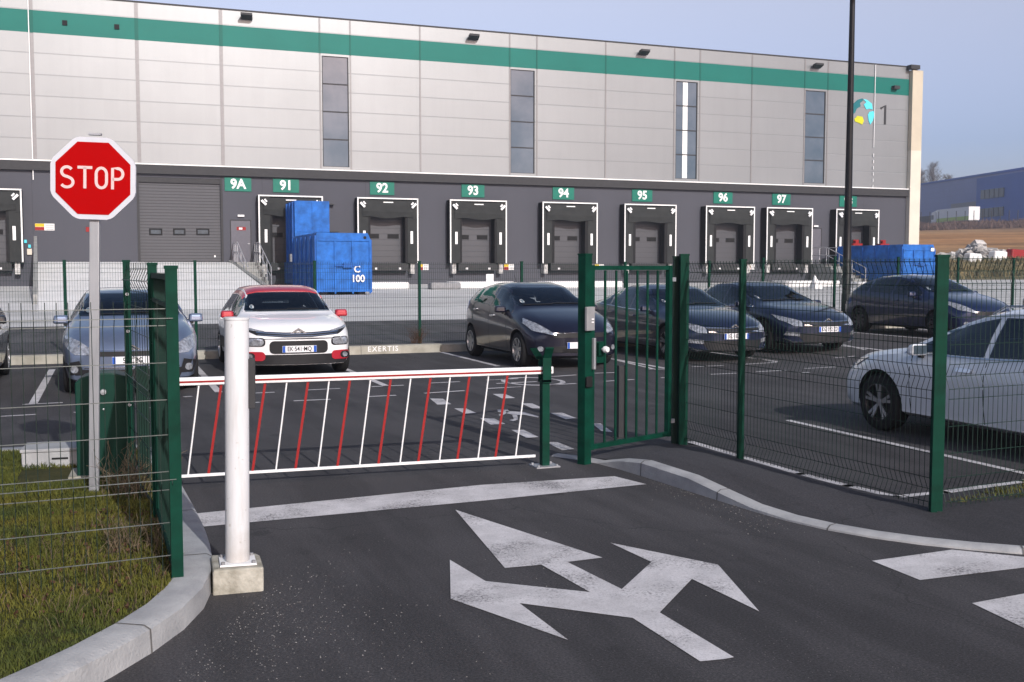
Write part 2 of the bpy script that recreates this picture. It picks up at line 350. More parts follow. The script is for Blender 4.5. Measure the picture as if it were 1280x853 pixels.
# grass strip between yard and bank, far right
# ------------------------------------------------------------------ kerbs
def kerb(name, pts, heights, width, m, side=1, joint=1.0, slope=.02, segs=True):
    """pts: outer base line; inner side to the left (side=1) or right (-1) of travel"""
    b = MB(); P = [Vector((p[0], p[1], 0)) for p in pts]; rows = []
    # resample
    S = []; H = []
    for i in range(len(P)-1):
        L = (P[i+1]-P[i]).length; k = max(1, int(L/.25))
        for j in range(k):
            t = j/k; S.append(P[i].lerp(P[i+1], t)); H.append(heights[i]*(1-t)+heights[i+1]*t)
    S.append(P[-1]); H.append(heights[-1])
    # smooth
    for _ in range(3):
        S = [S[0]]+[(S[i-1]+S[i]*2+S[i+1])/4 for i in range(1, len(S)-1)]+[S[-1]]
    acc = 0; inner = []
    for i, p in enumerate(S):
        d = (S[min(i+1, len(S)-1)]-S[max(i-1, 0)]).normalized(); nrm = Vector((-d.y, d.x, 0))*side
        h = H[i]; z = tz(p.x, p.y)
        jog = 0.0
        rows.append([p+Vector((0,0,z-.06)), p+nrm*slope*.4+Vector((0,0,z+h-.018)), p+nrm*(slope+.02)+Vector((0,0,z+h)), p+nrm*(width-.012)+Vector((0,0,z+h)), p+nrm*width+Vector((0,0,z+h-.015)), p+nrm*width+Vector((0,0,z-.06))])
        inner.append(p+nrm*(width-.01)+Vector((0, 0, h)))
    vs = [v for r in rows for v in r]; k = 6
    fs = [(i*k+j, (i+1)*k+j, (i+1)*k+j+1, i*k+j+1) for i in range(len(rows)-1) for j in range(k-1)]
    fs += [tuple(range(k-1, -1, -1)), tuple((len(rows)-1)*k+j for j in range(k))]
    b.add(vs, fs); o = b.build(name, m, smooth=True); tag(o, kind='structure')
    # joints: thin dark mortar grooves every metre
    jb = MB(); acc = 0
    for i in range(1, len(rows)):
        acc += (S[i]-S[i-1]).length
        if acc > joint:
            acc = 0; r = rows[i]; d = (S[i]-S[i-1]).normalized()*.006; up = Vector((0,0,.002))
            nn = (r[0]-r[4]).normalized()*.002; nn.z = 0
            q = [r[0]+nn, r[1]+nn+up*.5, r[2]+up, r[3]+up]
            jb.add([a-d for a in q]+[a+d for a in q], [(j, j+1, j+5, j+4) for j in range(3)])
    if jb.v: tag(jb.build('kerb_joint', M['mortar'], parent=o))
    return inner
M['mortar'] = mat('mortar', (.13, .125, .12), .9, var=.2)
kx = [-30, -14, -1.9, 1.5, 4.6, 6.4, 9, 12, 19, 40]
kerb('rear_kerb', [(x, backfence_y(x)-.47) for x in frange(-30, 45, 75)], [.17]*76, .22, M['kerb_warm'], side=1, joint=2.4)
kr = [(746,577,.02),(775,586,.09),(805,597,.13),(849,611,.12),(901,625,.08),(935,641,.04),(987,655,.03),(1029,664,.03),(1087,675,.03),(1149,683,.03),(1216,690,.03),(1280,695,.03)]
pR = [g(a, c) for a, c, h in kr]; hR = [h for _, _, h in kr]
pR = [(3.95, 9.35)]+pR+[(6.4, 4.35), (9.0, 3.0), (14, 1.6)]; hR = [.015]+hR+[.03, .03, .03]
innerR = kerb('entrance_kerb', pR, hR, .13, M['kerb'], side=1, joint=.95)
# footway strip between kerb and parking edge line
edge = [g(*p) for p in [(752,566),(800,556),(865,555),(925,573),(1000,595),(1060,610),(1120,624),(1180,618),(1280,604)]]+[(12, 7.6), (20, 8.0)]
def resample(P, n):
    P = [Vector((p[0], p[1], p[2] if len(p) > 2 else 0)) for p in P]; L = [0]
    for a, b2 in zip(P, P[1:]): L.append(L[-1]+(b2-a).length)
    out = []
    for i in range(n):
        s_ = L[-1]*i/(n-1); k = max(j for j in range(len(L)) if L[j] <= s_+1e-9); k = min(k, len(P)-2)
        t = (s_-L[k])/max(1e-9, L[k+1]-L[k]); out.append(P[k].lerp(P[k+1], t))
    return out
a_ = resample(innerR, 40); e_ = resample(edge, 40)
vs = []
for p, q in zip(a_, e_):
    vs += [(p.x, p.y, p.z-.004), ((p.x+q.x)/2, (p.y+q.y)/2, p.z*.75+.012), (q.x, q.y, .012), (q.x, q.y, -.02)]
b = MB().add(vs, [(i*4+j, i*4+j+1, (i+1)*4+j+1, (i+1)*4+j) for i in range(39) for j in range(3)])
tag(b.build('footway', M['asphalt_dark'], smooth=True), kind='structure')
# left kerb round the grass island
kl = [(60,910),(137,853),(192,817),(240,787),(271,763),(270,735),(264,692),(246,668),(235,648)]
pL = [g(a, c) for a, c in kl]
pL = [(-1.6, 3.2), (-.9, 3.95)]+pL[1:6]+[(.57, 6.7), (.56, 7.4), (.50, 9.0), (.46, 10.6), (.1, 11.0), (-1.0, 11.05), (-6, 10.9)]
innerL = kerb('island_kerb', pL, [.13]*5+[.13]*2+[.12]*(len(pL)-7), .20, M['kerb'], side=1, joint=1.05)
isl = [(v.x, v.y) for v in innerL]
b = MB(); cpt = (-3.0, 7.5)
poly = [(-12, 1.0)]+isl+[(-12, 10.8)]
def inpoly(x, y, P):
    r = False; j = len(P)-1
    for i in range(len(P)):
        if (P[i][1] > y) != (P[j][1] > y) and x < (P[j][0]-P[i][0])*(y-P[i][1])/(P[j][1]-P[i][1])+P[i][0]: r = not r
        j = i
    return r
b.add([(x, y, .105) for x, y in poly], [tuple(range(len(poly)))])
tag(b.build('verge_soil', M['soil']), kind='structure')
# ------------------------------------------------------------------ grass and litter
def blades(name, n, region, hmin, hmax, m, wd=.004, cond=None, kind='stuff', label=None, cat=None, zb=.10):
    vs = []; fs = []; k = 0; x0, x1, y0, y1 = region
    while k < n:
        x = random.uniform(x0, x1); y = random.uniform(y0, y1)
        if cond and not cond(x, y): continue
        k += 1; a = random.uniform(0, 2*PI); h = random.uniform(hmin, hmax)*(0.6+.8*abs(math.sin(x*5.1+y*3.3)*math.sin(y*4.7-x*2.9))); le = random.uniform(.1, .8)*h; a2 = random.uniform(0, 2*PI)
        dx, dy = math.cos(a)*wd, math.sin(a)*wd; lx, ly = math.cos(a2)*le, math.sin(a2)*le; o = len(vs)
        vs += [(x-dx, y-dy, zb), (x+dx, y+dy, zb), (x+lx*.35+dx*.7, y+ly*.35+dy*.7, zb+h*.6), (x+lx*.35-dx*.7, y+ly*.35-dy*.7, zb+h*.6), (x+lx, y+ly, zb+h)]
        fs += [(o, o+1, o+2, o+3), (o+3, o+2, o+4)]
    me = bpy.data.meshes.new(name); me.from_pydata(vs, [], fs); me.materials.append(m)
    o = bpy.data.objects.new(name, me); C.objects.link(o); tag(o, label, cat, kind=kind); return o
def onisle(x, y): return inpoly(x, y, poly) and x > -3.4 and not (-.72 < x < .2 and 9.1 < y < 9.75)
blades('grass', 130000, (-3.2, .5, 3.0, 11), .025, .06, M['grass'], .0036, onisle, label='short yellow green grass on the island beside the entrance', cat='grass')
blades('dead_grass', 700, (-1.6, .45, 5.3, 7.4), .04, .12, M['twig'], .0022, lambda x, y: onisle(x, y) and x > .38-1.7*random.random()**2.2, label='dry brown weeds tangled along the foot of the left fence', cat='weeds')
def leaves(name, n, fpos, smin, smax, m, label, cat, z):
    vs = []; fs = []
    for _ in range(n):
        x, y = fpos(); s_ = random.uniform(smin, smax); R3 = Matrix.Rotation(random.uniform(0, 6.3), 3, 'Z') @ Matrix.Rotation(random.uniform(-.7, .7), 3, 'X')
        o = len(vs)
        for px, py in ((-1, 0), (-.3, .5), (.6, .4), (1, 0), (.5, -.45), (-.4, -.5)):
            v = R3 @ Vector((px*s_, py*s_, 0)); vs.append((x+v.x, y+v.y, z+abs(v.z)+random.uniform(0, .03)))
        fs.append(tuple(range(o, o+6)))
    me = bpy.data.meshes.new(name); me.from_pydata(vs, [], fs); me.materials.append(m)
    o = bpy.data.objects.new(name, me); C.objects.link(o); return tag(o, label, cat, kind='stuff')
def lp():
    while True:
        y = random.uniform(5.4, 7.9); x = .42-(random.random()**2.4)*1.1
        if onisle(x, y): return x, y
leaves('dead_leaves', 260, lp, .008, .022, M['leafdry'], 'brown dead leaves lying in the grass by the left fence', 'leaves', .115)
# loose gravel on the asphalt
def pebbles(name, n, f, label):
    b = MB()
    for _ in range(n):
        x, y = f(); s_ = random.uniform(.0012, .0038); z = tz(x, y)
        b.add([(x-s_, y-s_*.6, z), (x+s_, y-s_, z), (x+s_*.8, y+s_, z), (x-s_, y+s_*.8, z), (x, y, z+s_*1.1)], [(0,1,4),(1,2,4),(2,3,4),(3,0,4)])
    o = b.build(name, M['gravel']); return tag(o, label, 'gravel', kind='stuff')
M['gravel'] = mat('gravel', (.12, .115, .11), .9, scale=40, col2=(.30, .29, .28))
def pf():
    r = random.random()
    if r < .6:
        t = random.random(); x = .6+random.gauss(0, .38)+t*.25; y = 5.2+random.gauss(0, .55)
        while x < .05+max(0, (y-4.6))*.55: x += random.random()*.5
        return x, y
    if r < .8: return random.gauss(4.4, .12)-.1, random.uniform(6, 8)
    return random.uniform(.6, 6), random.uniform(4.2, 9)
pebbles('gravel', 900, pf, 'loose pale grit scattered on the asphalt by the kerb')
# ------------------------------------------------------------------ paint on the ground
def markings():
    b = MB()
    def poly_px(P, z=0): 
        pts = [g(*p) for p in P]; b.add([(x, y, tz(x, y)+.004) for x, y in pts], [tuple(range(len(pts)))])
    def line(p, q, wd):
        a = Vector(g(*p)); c = Vector(g(*q)); d = (c-a); L = d.length; d.normalize(); n_ = Vector((-d.y, d.x))*wd/2; k = max(1, int(L/.5)); vs = []
        for i in range(k+1):
            t = a+d*L*i/k
            for s_ in (-1, 1): u = t+n_*s_; vs.append((u.x, u.y, tz(u.x, u.y)+.004))
        b.add(vs, [(2*i, 2*i+1, 2*i+3, 2*i+2) for i in range(k)])
    def wline(x0, y0, x1, y1, wd):
        d = Vector((x1-x0, y1-y0)); L = d.length; d.normalize(); n_ = Vector((-d.y, d.x))*wd/2; k = max(1, int(L/.5)); vs = []
        for i in range(k+1):
            t = Vector((x0, y0))+d*L*i/k
            for s_ in (-1, 1): u = t+n_*s_; vs.append((u.x, u.y, tz(u.x, u.y)+.004))
        b.add(vs, [(2*i, 2*i+1, 2*i+3, 2*i+2) for i in range(k)])
    # entrance arrow
    A = [(85,198),(620,372),(492,388),(690,487),(798,388),(648,318),(1040,398),(1190,568),(945,450),(828,572),(1098,735),(1060,742),(975,750),(730,592),(318,538),(495,672),(68,522),(65,380),(195,458),(575,498),(398,398),(265,410)]
    poly_px([(540+x*.34375, 570+y*.34375) for x, y in A])
    poly_px([(242,643),(600,607),(768,596),(808,606),(600,627),(255,659)])
    pts = [g(*p) for p in [(1090,702),(1190,688)]]; 
    poly_px([(1090,702),(1190,688),(1300,699),(1360,700),(1300,708),(1150,726)])
    poly_px([(1215,755),(1280,743),(1400,732),(1500,745),(1340,820),(1280,786)])
    # bay dividers running away from us, with their T ends
    for X0, ya, yb in [(-3.7,15.6,20.8),(-.98,15.5,20.75),(1.48,16.0,21.5),(3.98,15.9,21.8),(6.75,18.5,22.1),(9.45,17.0,22.3),(12.2,17.5,22.6),(15.35,18.2,23.2),(18.0,19.5,23.8),(20.7,20,24),(23.4,20.5,24.2)]:
        wline(X0, ya, X0, yb, .11)
    def dash(x, y, L=.75, a=0): wline(x-L/2, y-a*L/2, x+L/2, y+a*L/2, .09)
    o = (460, 440); k = .234375
    for q in [((0,240),(150,233)),((20,187),(190,179)),((330,168),(490,160)),((300,222),(515,208)),((630,152),(800,144)),((635,197),(820,187)),((685,170),(900,160)),((970,178),(1110,170)),((955,135),(1110,124))]:
        line(*[(o[0]+x*k, o[1]+y*k) for x, y in q], .075)
    for q in [((120,282),(335,272)),((-60,349),(195,335)),((395,325),(430,322)),((795,300),(820,299)),((980,242),(1024,238))]:
        line(*[(x*k, 440+y*k) for x, y in q], .075)
    k = .33992
    for q in [((900,625),(1010,620)),((900,660),(955,657)),((1130,612),(1250,606)),((1080,652),(1215,646))]:
        line(*[(x*k, 280+y*k) for x, y in q], .075)
    for q in [((1010,497),(1180,537)),((950,550),(1055,547)),((985,580),(1095,573)),((1150,535),(1225,535)),((1195,567),(1226,566))]:
        line(*[(420+x*k, 280+y*k) for x, y in q], .075)
    k = .2814
    for q in [((90,209),(228,204)),((170,243),(285,238)),((318,198),(465,190)),((375,231),(510,225)),((525,184),(645,179)),((590,217),(725,210)),((720,173),(835,168)),((318,163),(465,188)),((750,128),(860,150)),((825,65),(995,80)),((560,237),(610,234)),((800,205),(830,203))]:
        line(*[(840+x*k, 400+y*k) for x, y in q], .075)
    # walkway of short blocks
    o = (460, 440); k = .234375
    for q in [[(330,250),(400,252),(445,281),(370,283)],[(460,303),(522,303),(578,328),(515,332)],[(597,355),(675,358),(733,386),(655,390)],[(765,418),(830,418),(910,456),(845,461)],[(950,483),(1010,483),(1100,520),(1035,527)],
              [(665,226),(730,226),(785,248),(715,250)],[(815,276),(875,276),(935,303),(875,303)],[(972,328),(1035,326),(1110,355),(1055,361)],[(1195,384),(1240,384),(1305,430),(1245,424)]]:
        poly_px([(o[0]+x*k, o[1]+y*k) for x, y in q])
    # walking figure painted between the blocks
    for P in [[(690,310),(745,306),(752,320),(710,345),(695,338),(720,325),(692,322)],[(735,318),(830,322),(910,345),(908,352),(830,336),(790,340),(740,330)],[(770,340),(795,338),(800,362),(775,372),(750,366),(778,360)]]:
        poly_px([(o[0]+x*k, o[1]+y*k) for x, y in P])
    # ring
    cx, cy = g(460+880*k, 440+158*k); vs = []; N = 24
    for i in range(N):
        t = 2*PI*i/N
        for r in (.5, .42): vs.append((cx+math.cos(t)*r, cy+math.sin(t)*r*1.3, .004))
    b.add(vs, [(2*i, 2*i+1, 2*((i+1)%N)+1, 2*((i+1)%N)) for i in range(N)])
    # right hand bays
    wline(7.55, 10.6, 7.53, 6.9, .09)
    e = [Vector(p) for p in edge[2:]]
    for a, c in zip(e, e[1:]): 
        d = (c-a).normalized()*.04; n_ = Vector((-d.y, d.x)).normalized()*.045
        b.add([(p.x, p.y, .018) for p in (a-d-n_, c+d-n_, c+d+n_, a-d+n_)], [(0,1,2,3)])
    return tag(b.build('road_marking', M['paint']), kind='structure')
markings()
# lines on the yard
b = MB()
for (x0, y0, x1, y1) in [(9, 40, 30, 41.5), (11, 36, 28, 36.3), (13, 47, 19, 47.5), (22, 52, 25, 44), (33, 52, 36, 44)]:
    a = Vector((x0, y0)); c = Vector((x1, y1)); d = (c-a).normalized(); n_ = Vector((-d.y, d.x))*.05
    b.add([(p.x, p.y, yz(p.x, p.y)+.005) for p in (a-n_, c-n_, c+n_, a+n_)], [(0,1,2,3)])
tag(b.build('yard_marking', M['paint']), kind='structure')
# ------------------------------------------------------------------ fences
def panel(name, a, c, z0, z1, folds, parent, m, sp=.05, r=.0024, hs=.2, tip=.03, inset=.03):
    a = Vector((*a, 0)); c = Vector((*c, 0)); d = c-a; L = d.length; d.normalize(); nrm = Vector((-d.y, d.x, 0)); b = MB()
    a = a+d*inset; L -= 2*inset; zz0 = z0 if callable(z0) else (lambda t: z0); zz1 = z1 if callable(z1) else (lambda t: z1)
    def prof(h0, h1):
        P = [(h0, 0)]; 
        for f in sorted(folds): P += [(h0+(h1-h0)*(f-.05), 0), (h0+(h1-h0)*f, .035), (h0+(h1-h0)*(f+.05), 0)]
        P.append((h1+tip, 0)); return P
    n_ = int(L/sp)
    for i in range(n_+1):
        t = i*sp; q = a+d*t; P = prof(zz0(t), zz1(t))
        for (ha, oa), (hb, ob) in zip(P, P[1:]): b.bar(q+nrm*oa+Vector((0,0,ha)), q+nrm*ob+Vector((0,0,hb)), r, 3)
    hts = set()
    for f in folds: hts |= {f-.05, f, f+.05}
    H = zz1(0)-zz0(0); k = 0
    while k*hs < H:
        fr = k*hs/H
        if all(abs(fr-f) > .07 for f in folds): hts.add(max(fr, .01))
        k += 1
    for f in sorted(hts):
        off = .035 if any(abs(f-q) < 1e-6 for q in folds) else 0
        p0 = a+nrm*(off+.004)+Vector((0,0,zz0(0)+(zz1(0)-zz0(0))*f)); p1 = a+d*L+nrm*(off+.004)+Vector((0,0,zz0(L)+(zz1(L)-zz0(L))*f))
        b.bar(p0, p1, r*1.15, 3)
    return b.build(name, m, parent)
def post(parent, x, y, z0, z1, wd=.06, m=None, rz=0, cap=True, name='post'):
    b = MB(); b.box(-wd/2, wd/2, -wd/2, wd/2, z0, z1-.01)
    if cap: b.box(-wd/2-.004, wd/2+.004, -wd/2-.004, wd/2+.004, z1-.012, z1+.006)
    o = b.build(name, m or M['green'], parent); o.location = (x, y, 0); o.rotation_euler = (0, 0, rz); return o
# rear fence
F1 = thing('mesh_fence', 'long green wire mesh fence behind the row of parked cars', 'fence')
px_posts = [-13.2, -10.7, -8.2, -5.7, -3.2, -.79, 1.66, 4.11, 6.44, 8.9, 11.6, 14.15, 15.95, 18.55, 21.0, 23.5, 26.0, 28.5, 31, 33.5, 36]
for i, x in enumerate(px_posts):
    y = backfence_y(x); z = .15+tz(x, y)
    post(F1, x, y, z-.1, z+1.83, .055)
    if i+1 < len(px_posts):
        x2 = px_posts[i+1]
        panel('mesh_panel', (x, y), (x2, backfence_y(x2)), z+.03, z+1.78, [.06, .5, .94] if x > 11 else [.94], F1, M['greenwire'], r=.0028)
# left near fence (runs to the left of the gate post)
F2 = thing('mesh_fence', 'low green mesh fence in the left foreground in front of the stop sign', 'fence')
C0 = g(222, 729, .09)
lz = [.02, .22, .40, .58, .64, .68, .88, 1.07, 1.27, 1.47, 1.51, 1.56]
def nearpanel(a, c, parent):
    a = Vector((*a, 0)); c = Vector((*c, 0)); d = c-a; L = d.length; d.normalize(); nrm = Vector((-d.y, d.x, 0)); b = MB()
    n_ = int(L/.055)
    for i in range(n_+1):
        q = a+d*(i*.055+.02)
        P = [(.0, 0), (.56, 0), (.62, .035), (.68, 0), (1.46, 0), (1.51, .035), (1.555, 0), (1.60, 0)]
        j = random.uniform(-.001, .001)
        for (ha, oa), (hb, ob) in zip(P, P[1:]): b.bar(q+nrm*oa+Vector((0,0,ha+.03)), q+nrm*ob+Vector((0,0,hb+.03)), .0027, 4)
    b.build('mesh_panel', M['nearwire'], parent); b = MB()
    for h in lz:
        off = .037 if h in (.64, 1.51) else .004
        b.bar(a+nrm*off+Vector((0,0,h+.03)), a+d*L+nrm*off+Vector((0,0,h+.03)), .003, 4)
    return b.build('cross_wires', M['crosswire'], parent)
M['crosswire'] = mat('cross_wire', (.16, .18, .175), .35, .6, var=.2)  # paler than the upright wires: their shine is put into the colour
nearpanel(C0, (-2.15, 5.75), F2); post(F2, -2.18, 5.75, 0, 1.82, .06); nearpanel((-2.2, 5.74), (-4.5, 5.5), F2)
post(F2, C0[0], C0[1], 0, 1.815, .062)
# left side fence running back
F3 = thing('mesh_fence', 'green mesh fence running back from the gate post beside the green cabinet', 'fence')
post(F3, .28, 7.60, 0, 1.84, .06); post(F3, .14, 9.18, 0, 1.87, .055)
panel('mesh_panel', (.28, 7.6), (.14, 9.18), .12, 1.82, [.06, .5, .94], F3, M['nearwire'], r=.0028, sp=.15)
bo = MB()
for zz in (1.6, 1.3, .7): bo.lathe([(0, -.006), (.014, -.006), (.014, 0), (0, 0)], 8, (.14, 9.143, zz), 'y'); bo.lathe([(0, -.006), (.014, -.006), (.014, 0), (0, 0)], 8, (.28, 7.56, zz), 'y')
bo.build('bolt', M['galv'], F3)
G0 = thing('gate_leaf', 'dark green gate leaf swung open between the two left gate posts', 'gate')
b = MB(); a = Vector((C0[0]-.005, C0[1]+.09, 0)); c = Vector((.285, 7.54, 0)); d = (c-a).normalized()
b.bar(a+Vector((0,0,.16)), c+Vector((0,0,.16)), .024); b.bar(a+Vector((0,0,1.76)), c+Vector((0,0,1.76)), .024); b.bar(a+Vector((0,0,1.60)), c+Vector((0,0,1.60)), .018)
b.bar(a+Vector((0,0,.14)), a+Vector((0,0,1.78)), .024); b.bar(c+Vector((0,0,.14)), c+Vector((0,0,1.78)), .024)
b.build('gate_frame', M['green'], G0)
b = MB(); L = (c-a).length
for i in range(1, 14): q = a+d*L*i/14; b.bar(q+Vector((0,0,.17)), q+Vector((0,0,1.75)), .006)
for z in (.4, .75, 1.1, 1.4): b.bar(a+Vector((.01,0,z)), c+Vector((.01,0,z+.02)), .006)
b.build('mesh_infill', M['greendark'], G0)
b = MB(); b.bar(a+Vector((.03,.03,1.0)), a+Vector((.03,.16,1.0)), .012); b.box(.33, .352, 6.42, 6.5, .9, 1.1); b.build('latch', M['galv'], G0)
# right side fence
F4 = thing('mesh_fence', 'tall green mesh fence right of the pedestrian gate in front of the white car', 'fence')
R1, R2, R3_, R4 = (5.46, 9.46), (5.49, 8.44), (5.63, 6.07), (5.78, 6.05)
post(F4, *R1, 0, 1.95, .085, M['green'], rz=-.35); post(F4, R1[0]-.03, R1[1]+.10, 0, 1.93, .07, M['greendark'], rz=-.35); post(F4, *R2, 0, 1.89, .052, rz=-.2); post(F4, R3_[0]-.032, R3_[1], -.05, 1.90, .045, rz=-.35); post(F4, R3_[0]+.026, R3_[1]+.012, -.05, 1.90, .048, rz=-.35)
for a, c in ((R1, R2), (R2, R3_)): panel('mesh_panel', a, c, .05, 1.85, [.07, .53, .955], F4, M['greenwire'], r=.0026, inset=.05)
for k in range(4):
    a = (5.70+k*2.4, 6.08+k*.16); c = (5.70+(k+1)*2.4, 6.08+(k+1)*.16)
    panel('mesh_panel', a, c, .05, 1.87, [.07, .53, .955], F4, M['greenwire'], r=.0026)
    post(F4, c[0], c[1], 0, 1.9, .065)
# pedestrian gate
G1 = thing('pedestrian_gate', 'green barred pedestrian gate with intercom on its square post', 'gate')
gp = Vector((4.09, 8.88, 0)); hinge = Vector((5.30, 9.40, 0))
dirg = (hinge-gp).normalized(); rzg = math.atan2(dirg.y, dirg.x)
def loc_obj(bm_, name, m, smooth=False, bevel=0):
    o = bm_.build(name, m, G1, smooth, bevel); o.location = gp; o.rotation_euler = (0, 0, rzg); return o
b = MB(); b.box(-.045, .045, -.045, .045, -.05, 1.93); b.box(-.049, .049, -.049, .049, 1.93, 1.945); loc_obj(b, 'gate_post', M['green'])
Lg = (hinge-gp).length
b = MB(); b.box(.068, .112, -.022, .022, .12, 1.84); b.box(Lg-.09, Lg-.04, -.025, .025, .12, 1.84); b.box(.112, Lg-.09, -.020, .020, 1.795, 1.835); b.box(.112, Lg-.09, -.022, .022, .125, .17)
loc_obj(b, 'gate_frame', M['green'])
b = MB()
for i in range(1, 7):
    x = .125+(Lg-.215)*i/7; b.lathe([(.0125, .17), (.0125, 1.79)], 8, (x, 0, 0))
loc_obj(b, 'gate_bar', M['green'], True)
b = MB(); b.box(-.065, .045, -.085, -.056, 1.24, 1.46); loc_obj(b, 'intercom', M['grey'], bevel=.006)
b = MB(); b.box(-.005, .025, -.091, -.086, 1.34, 1.352); b.box(-.005, .025, -.091, -.086, 1.312, 1.324); loc_obj(b, 'intercom_label', M['white'])
b = MB(); b.box(.045, .075, -.075, -.045, .88, 1.17); loc_obj(b, 'strike_plate', M['galv'], bevel=.004)
b = MB(); b.box(.13, .19, -.06, -.03, 1.0, 1.12); b.box(.13, .23, -.035, .0, .93, 1.13); loc_obj(b, 'lock_case', M['green'], bevel=.004)
b = MB(); b.lathe([(0, -.05), (.024, -.045), (.033, -.02), (.028, .0), (.012, .01), (.012, .03)], 14, (.175, -.085, 1.06), 'y'); loc_obj(b, 'gate_knob', M['white'], True)
b = MB(); b.box(-.05, .03, -.075, -.056, .72, .82); loc_obj(b, 'photocell', M['black'], bevel=.006)
b = MB(); b.box(Lg-.04, Lg+.03, -.015, .015, .25, .29); b.box(Lg-.04, Lg+.03, -.015, .015, 1.68, 1.72); loc_obj(b, 'hinge', M['galv'])
bl = thing('bollard', 'dark square bollard standing behind the pedestrian gate bars', 'bollard', (*g(776, 547), 0))
MB().box(-.05, .05, -.05, .05, 0, .78).box(-.08, .08, -.08, .08, 0, .008).build('bollard_post', M['darktrim'], bl)
# ------------------------------------------------------------------ barrier
B0 = thing('swing_barrier', 'white barrier arm with red stripe and hanging skirt across the entrance', 'barrier')
pa = Vector((.30, 9.06, 0)); pb = Vector((3.78, 8.90, 0)); d = (pb-pa).normalized(); rb = math.atan2(d.y, d.x); Lb = (pb-pa).length
def bo_(m_, name, mt, smooth=False, bevel=0): o = m_.build(name, mt, B0, smooth, bevel); o.location = pa; o.rotation_euler = (0,0,rb); return o
bo_(MB().box(0, Lb, -.022, .022, .850, .916), 'boom', M['white'], bevel=.008)
bo_(MB().box(.02, Lb-.02, -.0255, -.0225, .872, .888), 'red_stripe', M['redpaint'])
bo_(MB().box(.02, Lb-.17, -.010, .010, .090, .112), 'bottom_rail', M['white'])
N = 11
for i in range(20):
    # slats lean: the top sits to the right of the bottom; white rods and wider red slats alternate
    xt = .20+i*.178; xb = xt-.10 if i % 2 else xt-.115
    if xt > Lb-.08: break
    if i % 2: bo_(MB().bar((xb, 0, .11), (xt, 0, .85), .007, 6), 'white_rod', M['white'])
    else: bo_(MB().flat((xb, 0, .11), (xt, 0, .85), .021, .006, up=(0, 1, 0)), 'red_slat', M['redpaint'])
bp_ = thing('barrier_rest', 'green post with forked top that catches the end of the barrier arm', 'post', (3.70, 8.90, 0))
MB().box(-.035, .035, -.035, .035, .012, .80).build('rest_post', M['green'], bp_)
MB().box(-.115, .115, -.10, .10, 0, .012).build('foot_plate', M['galv'], bp_)
MB().box(-.04, .04, -.06, -.042, .78, 1.0).box(-.04, .04, .042, .06, .78, .98).box(-.04, .04, -.06, .06, .775, .80).add([(-.04,-.061,1.0),(.04,-.061,1.0),(.04,-.12,1.09),(-.04,-.12,1.09),(-.04,-.042,1.0),(.04,-.042,1.0),(.04,-.11,1.10),(-.04,-.11,1.10)], [(0,1,2,3),(4,7,6,5),(0,3,7,4),(1,5,6,2),(3,2,6,7)]).add([(-.06,.04,.98),(.02,.04,.98),(-.03,.12,1.08),(-.10,.12,1.08)], [(0,1,2,3),(3,2,1,0)]).build('fork', M['green'], bp_)
bm_ = MB()
for sx in (-.09, .09):
    for sy in (-.075, .075): bm_.lathe([(0, .026), (.012, .026), (.012, .012)], 6, (sx, sy, 0))
bm_.build('anchor_bolt', M['galv'], bp_)
pv = thing('barrier_pivot', 'slim green pivot post half hidden behind the left fence at the barrier hinge', 'post', (.24, 9.06, 0))
MB().box(-.05, .05, -.06, .06, 0, 1.02).build('pivot_post', M['greendark'], pv)
def postwhite():
    m, nt, b = newmat('post_white'); P = nd(nt, 'ShaderNodeTexCoord').outputs['Object']; sx = nd(nt, 'ShaderNodeSeparateXYZ'); nt.links.new(P, sx.inputs[0])
    mp = nd(nt, 'ShaderNodeMapping'); mp.inputs['Scale'].default_value = (9, 9, .9); nt.links.new(P, mp.inputs['Vector'])
    st = ramp(nt, noise(nt, mp.outputs['Vector'], 2.2, 6, .7), [(.48, 0.0), (.75, .55)])
    low = ramp(nt, math_(nt, 'MULTIPLY_ADD', noise(nt, P, 14, 4), .25, sx.outputs[2]), [(.28, .8), (.50, 0.0)])
    c = mixc(nt, st, (.66, .67, .69), (.46, .45, .43)); c = mixc(nt, math_(nt, 'MULTIPLY', low, .6), c, (.36, .31, .25))
    sc2 = math_(nt, 'GREATER_THAN', noise(nt, P, 26, 2), .72); c = mixc(nt, math_(nt, 'MULTIPLY', sc2, .5), c, (.40, .37, .34))
    nt.links.new(c, b.inputs['Base Color']); b.inputs['Roughness'].default_value = .5; b.inputs['Specular IOR Level'].default_value = .3; return m
M['postwhite'] = postwhite()
# white round post on its concrete footing
WP = thing('white_post', 'thick white round steel post on a concrete block beside the left kerb', 'post', (*g(296.5, 703, .14), 0), math.radians(-3))
WP.rotation_euler = (0, .013, math.radians(-3))
def wp(m_, n_, mt, **k): return m_.build(n_, mt, WP, **k)
b = MB(); b.prism([(-.14,-.135),(.135,-.135),(.135,.12),(.12,.17),(.07,.20),(-.14,.20)], -.05, .140); wp(b, 'footing', M['footing'], bevel=.012)
b = MB(); b.box(-.10, .10, -.10, .10, .142, .153); wp(b, 'base_plate', M['white'], bevel=.003)
b = MB(); b.lathe([(0, .154), (.066, .154), (.067, .16), (.067, 1.518), (.071, 1.520), (.071, 1.532), (.067, 1.534), (0, 1.536)], 40); wp(b, 'tube', M['postwhite'], smooth=True)
b = MB(); 
for sx in (-.083, .083):
    for sy in (-.083, .083): b.lathe([(0, .168), (.011, .168), (.011, .153)], 6, (sx, sy, 0))
wp(b, 'anchor_bolt', M['grey'])
b = MB(); b.box(.060, .10, -.03, .05, 1.02, 1.30); wp(b, 'cover_plate', M['darktrim'], bevel=.004)
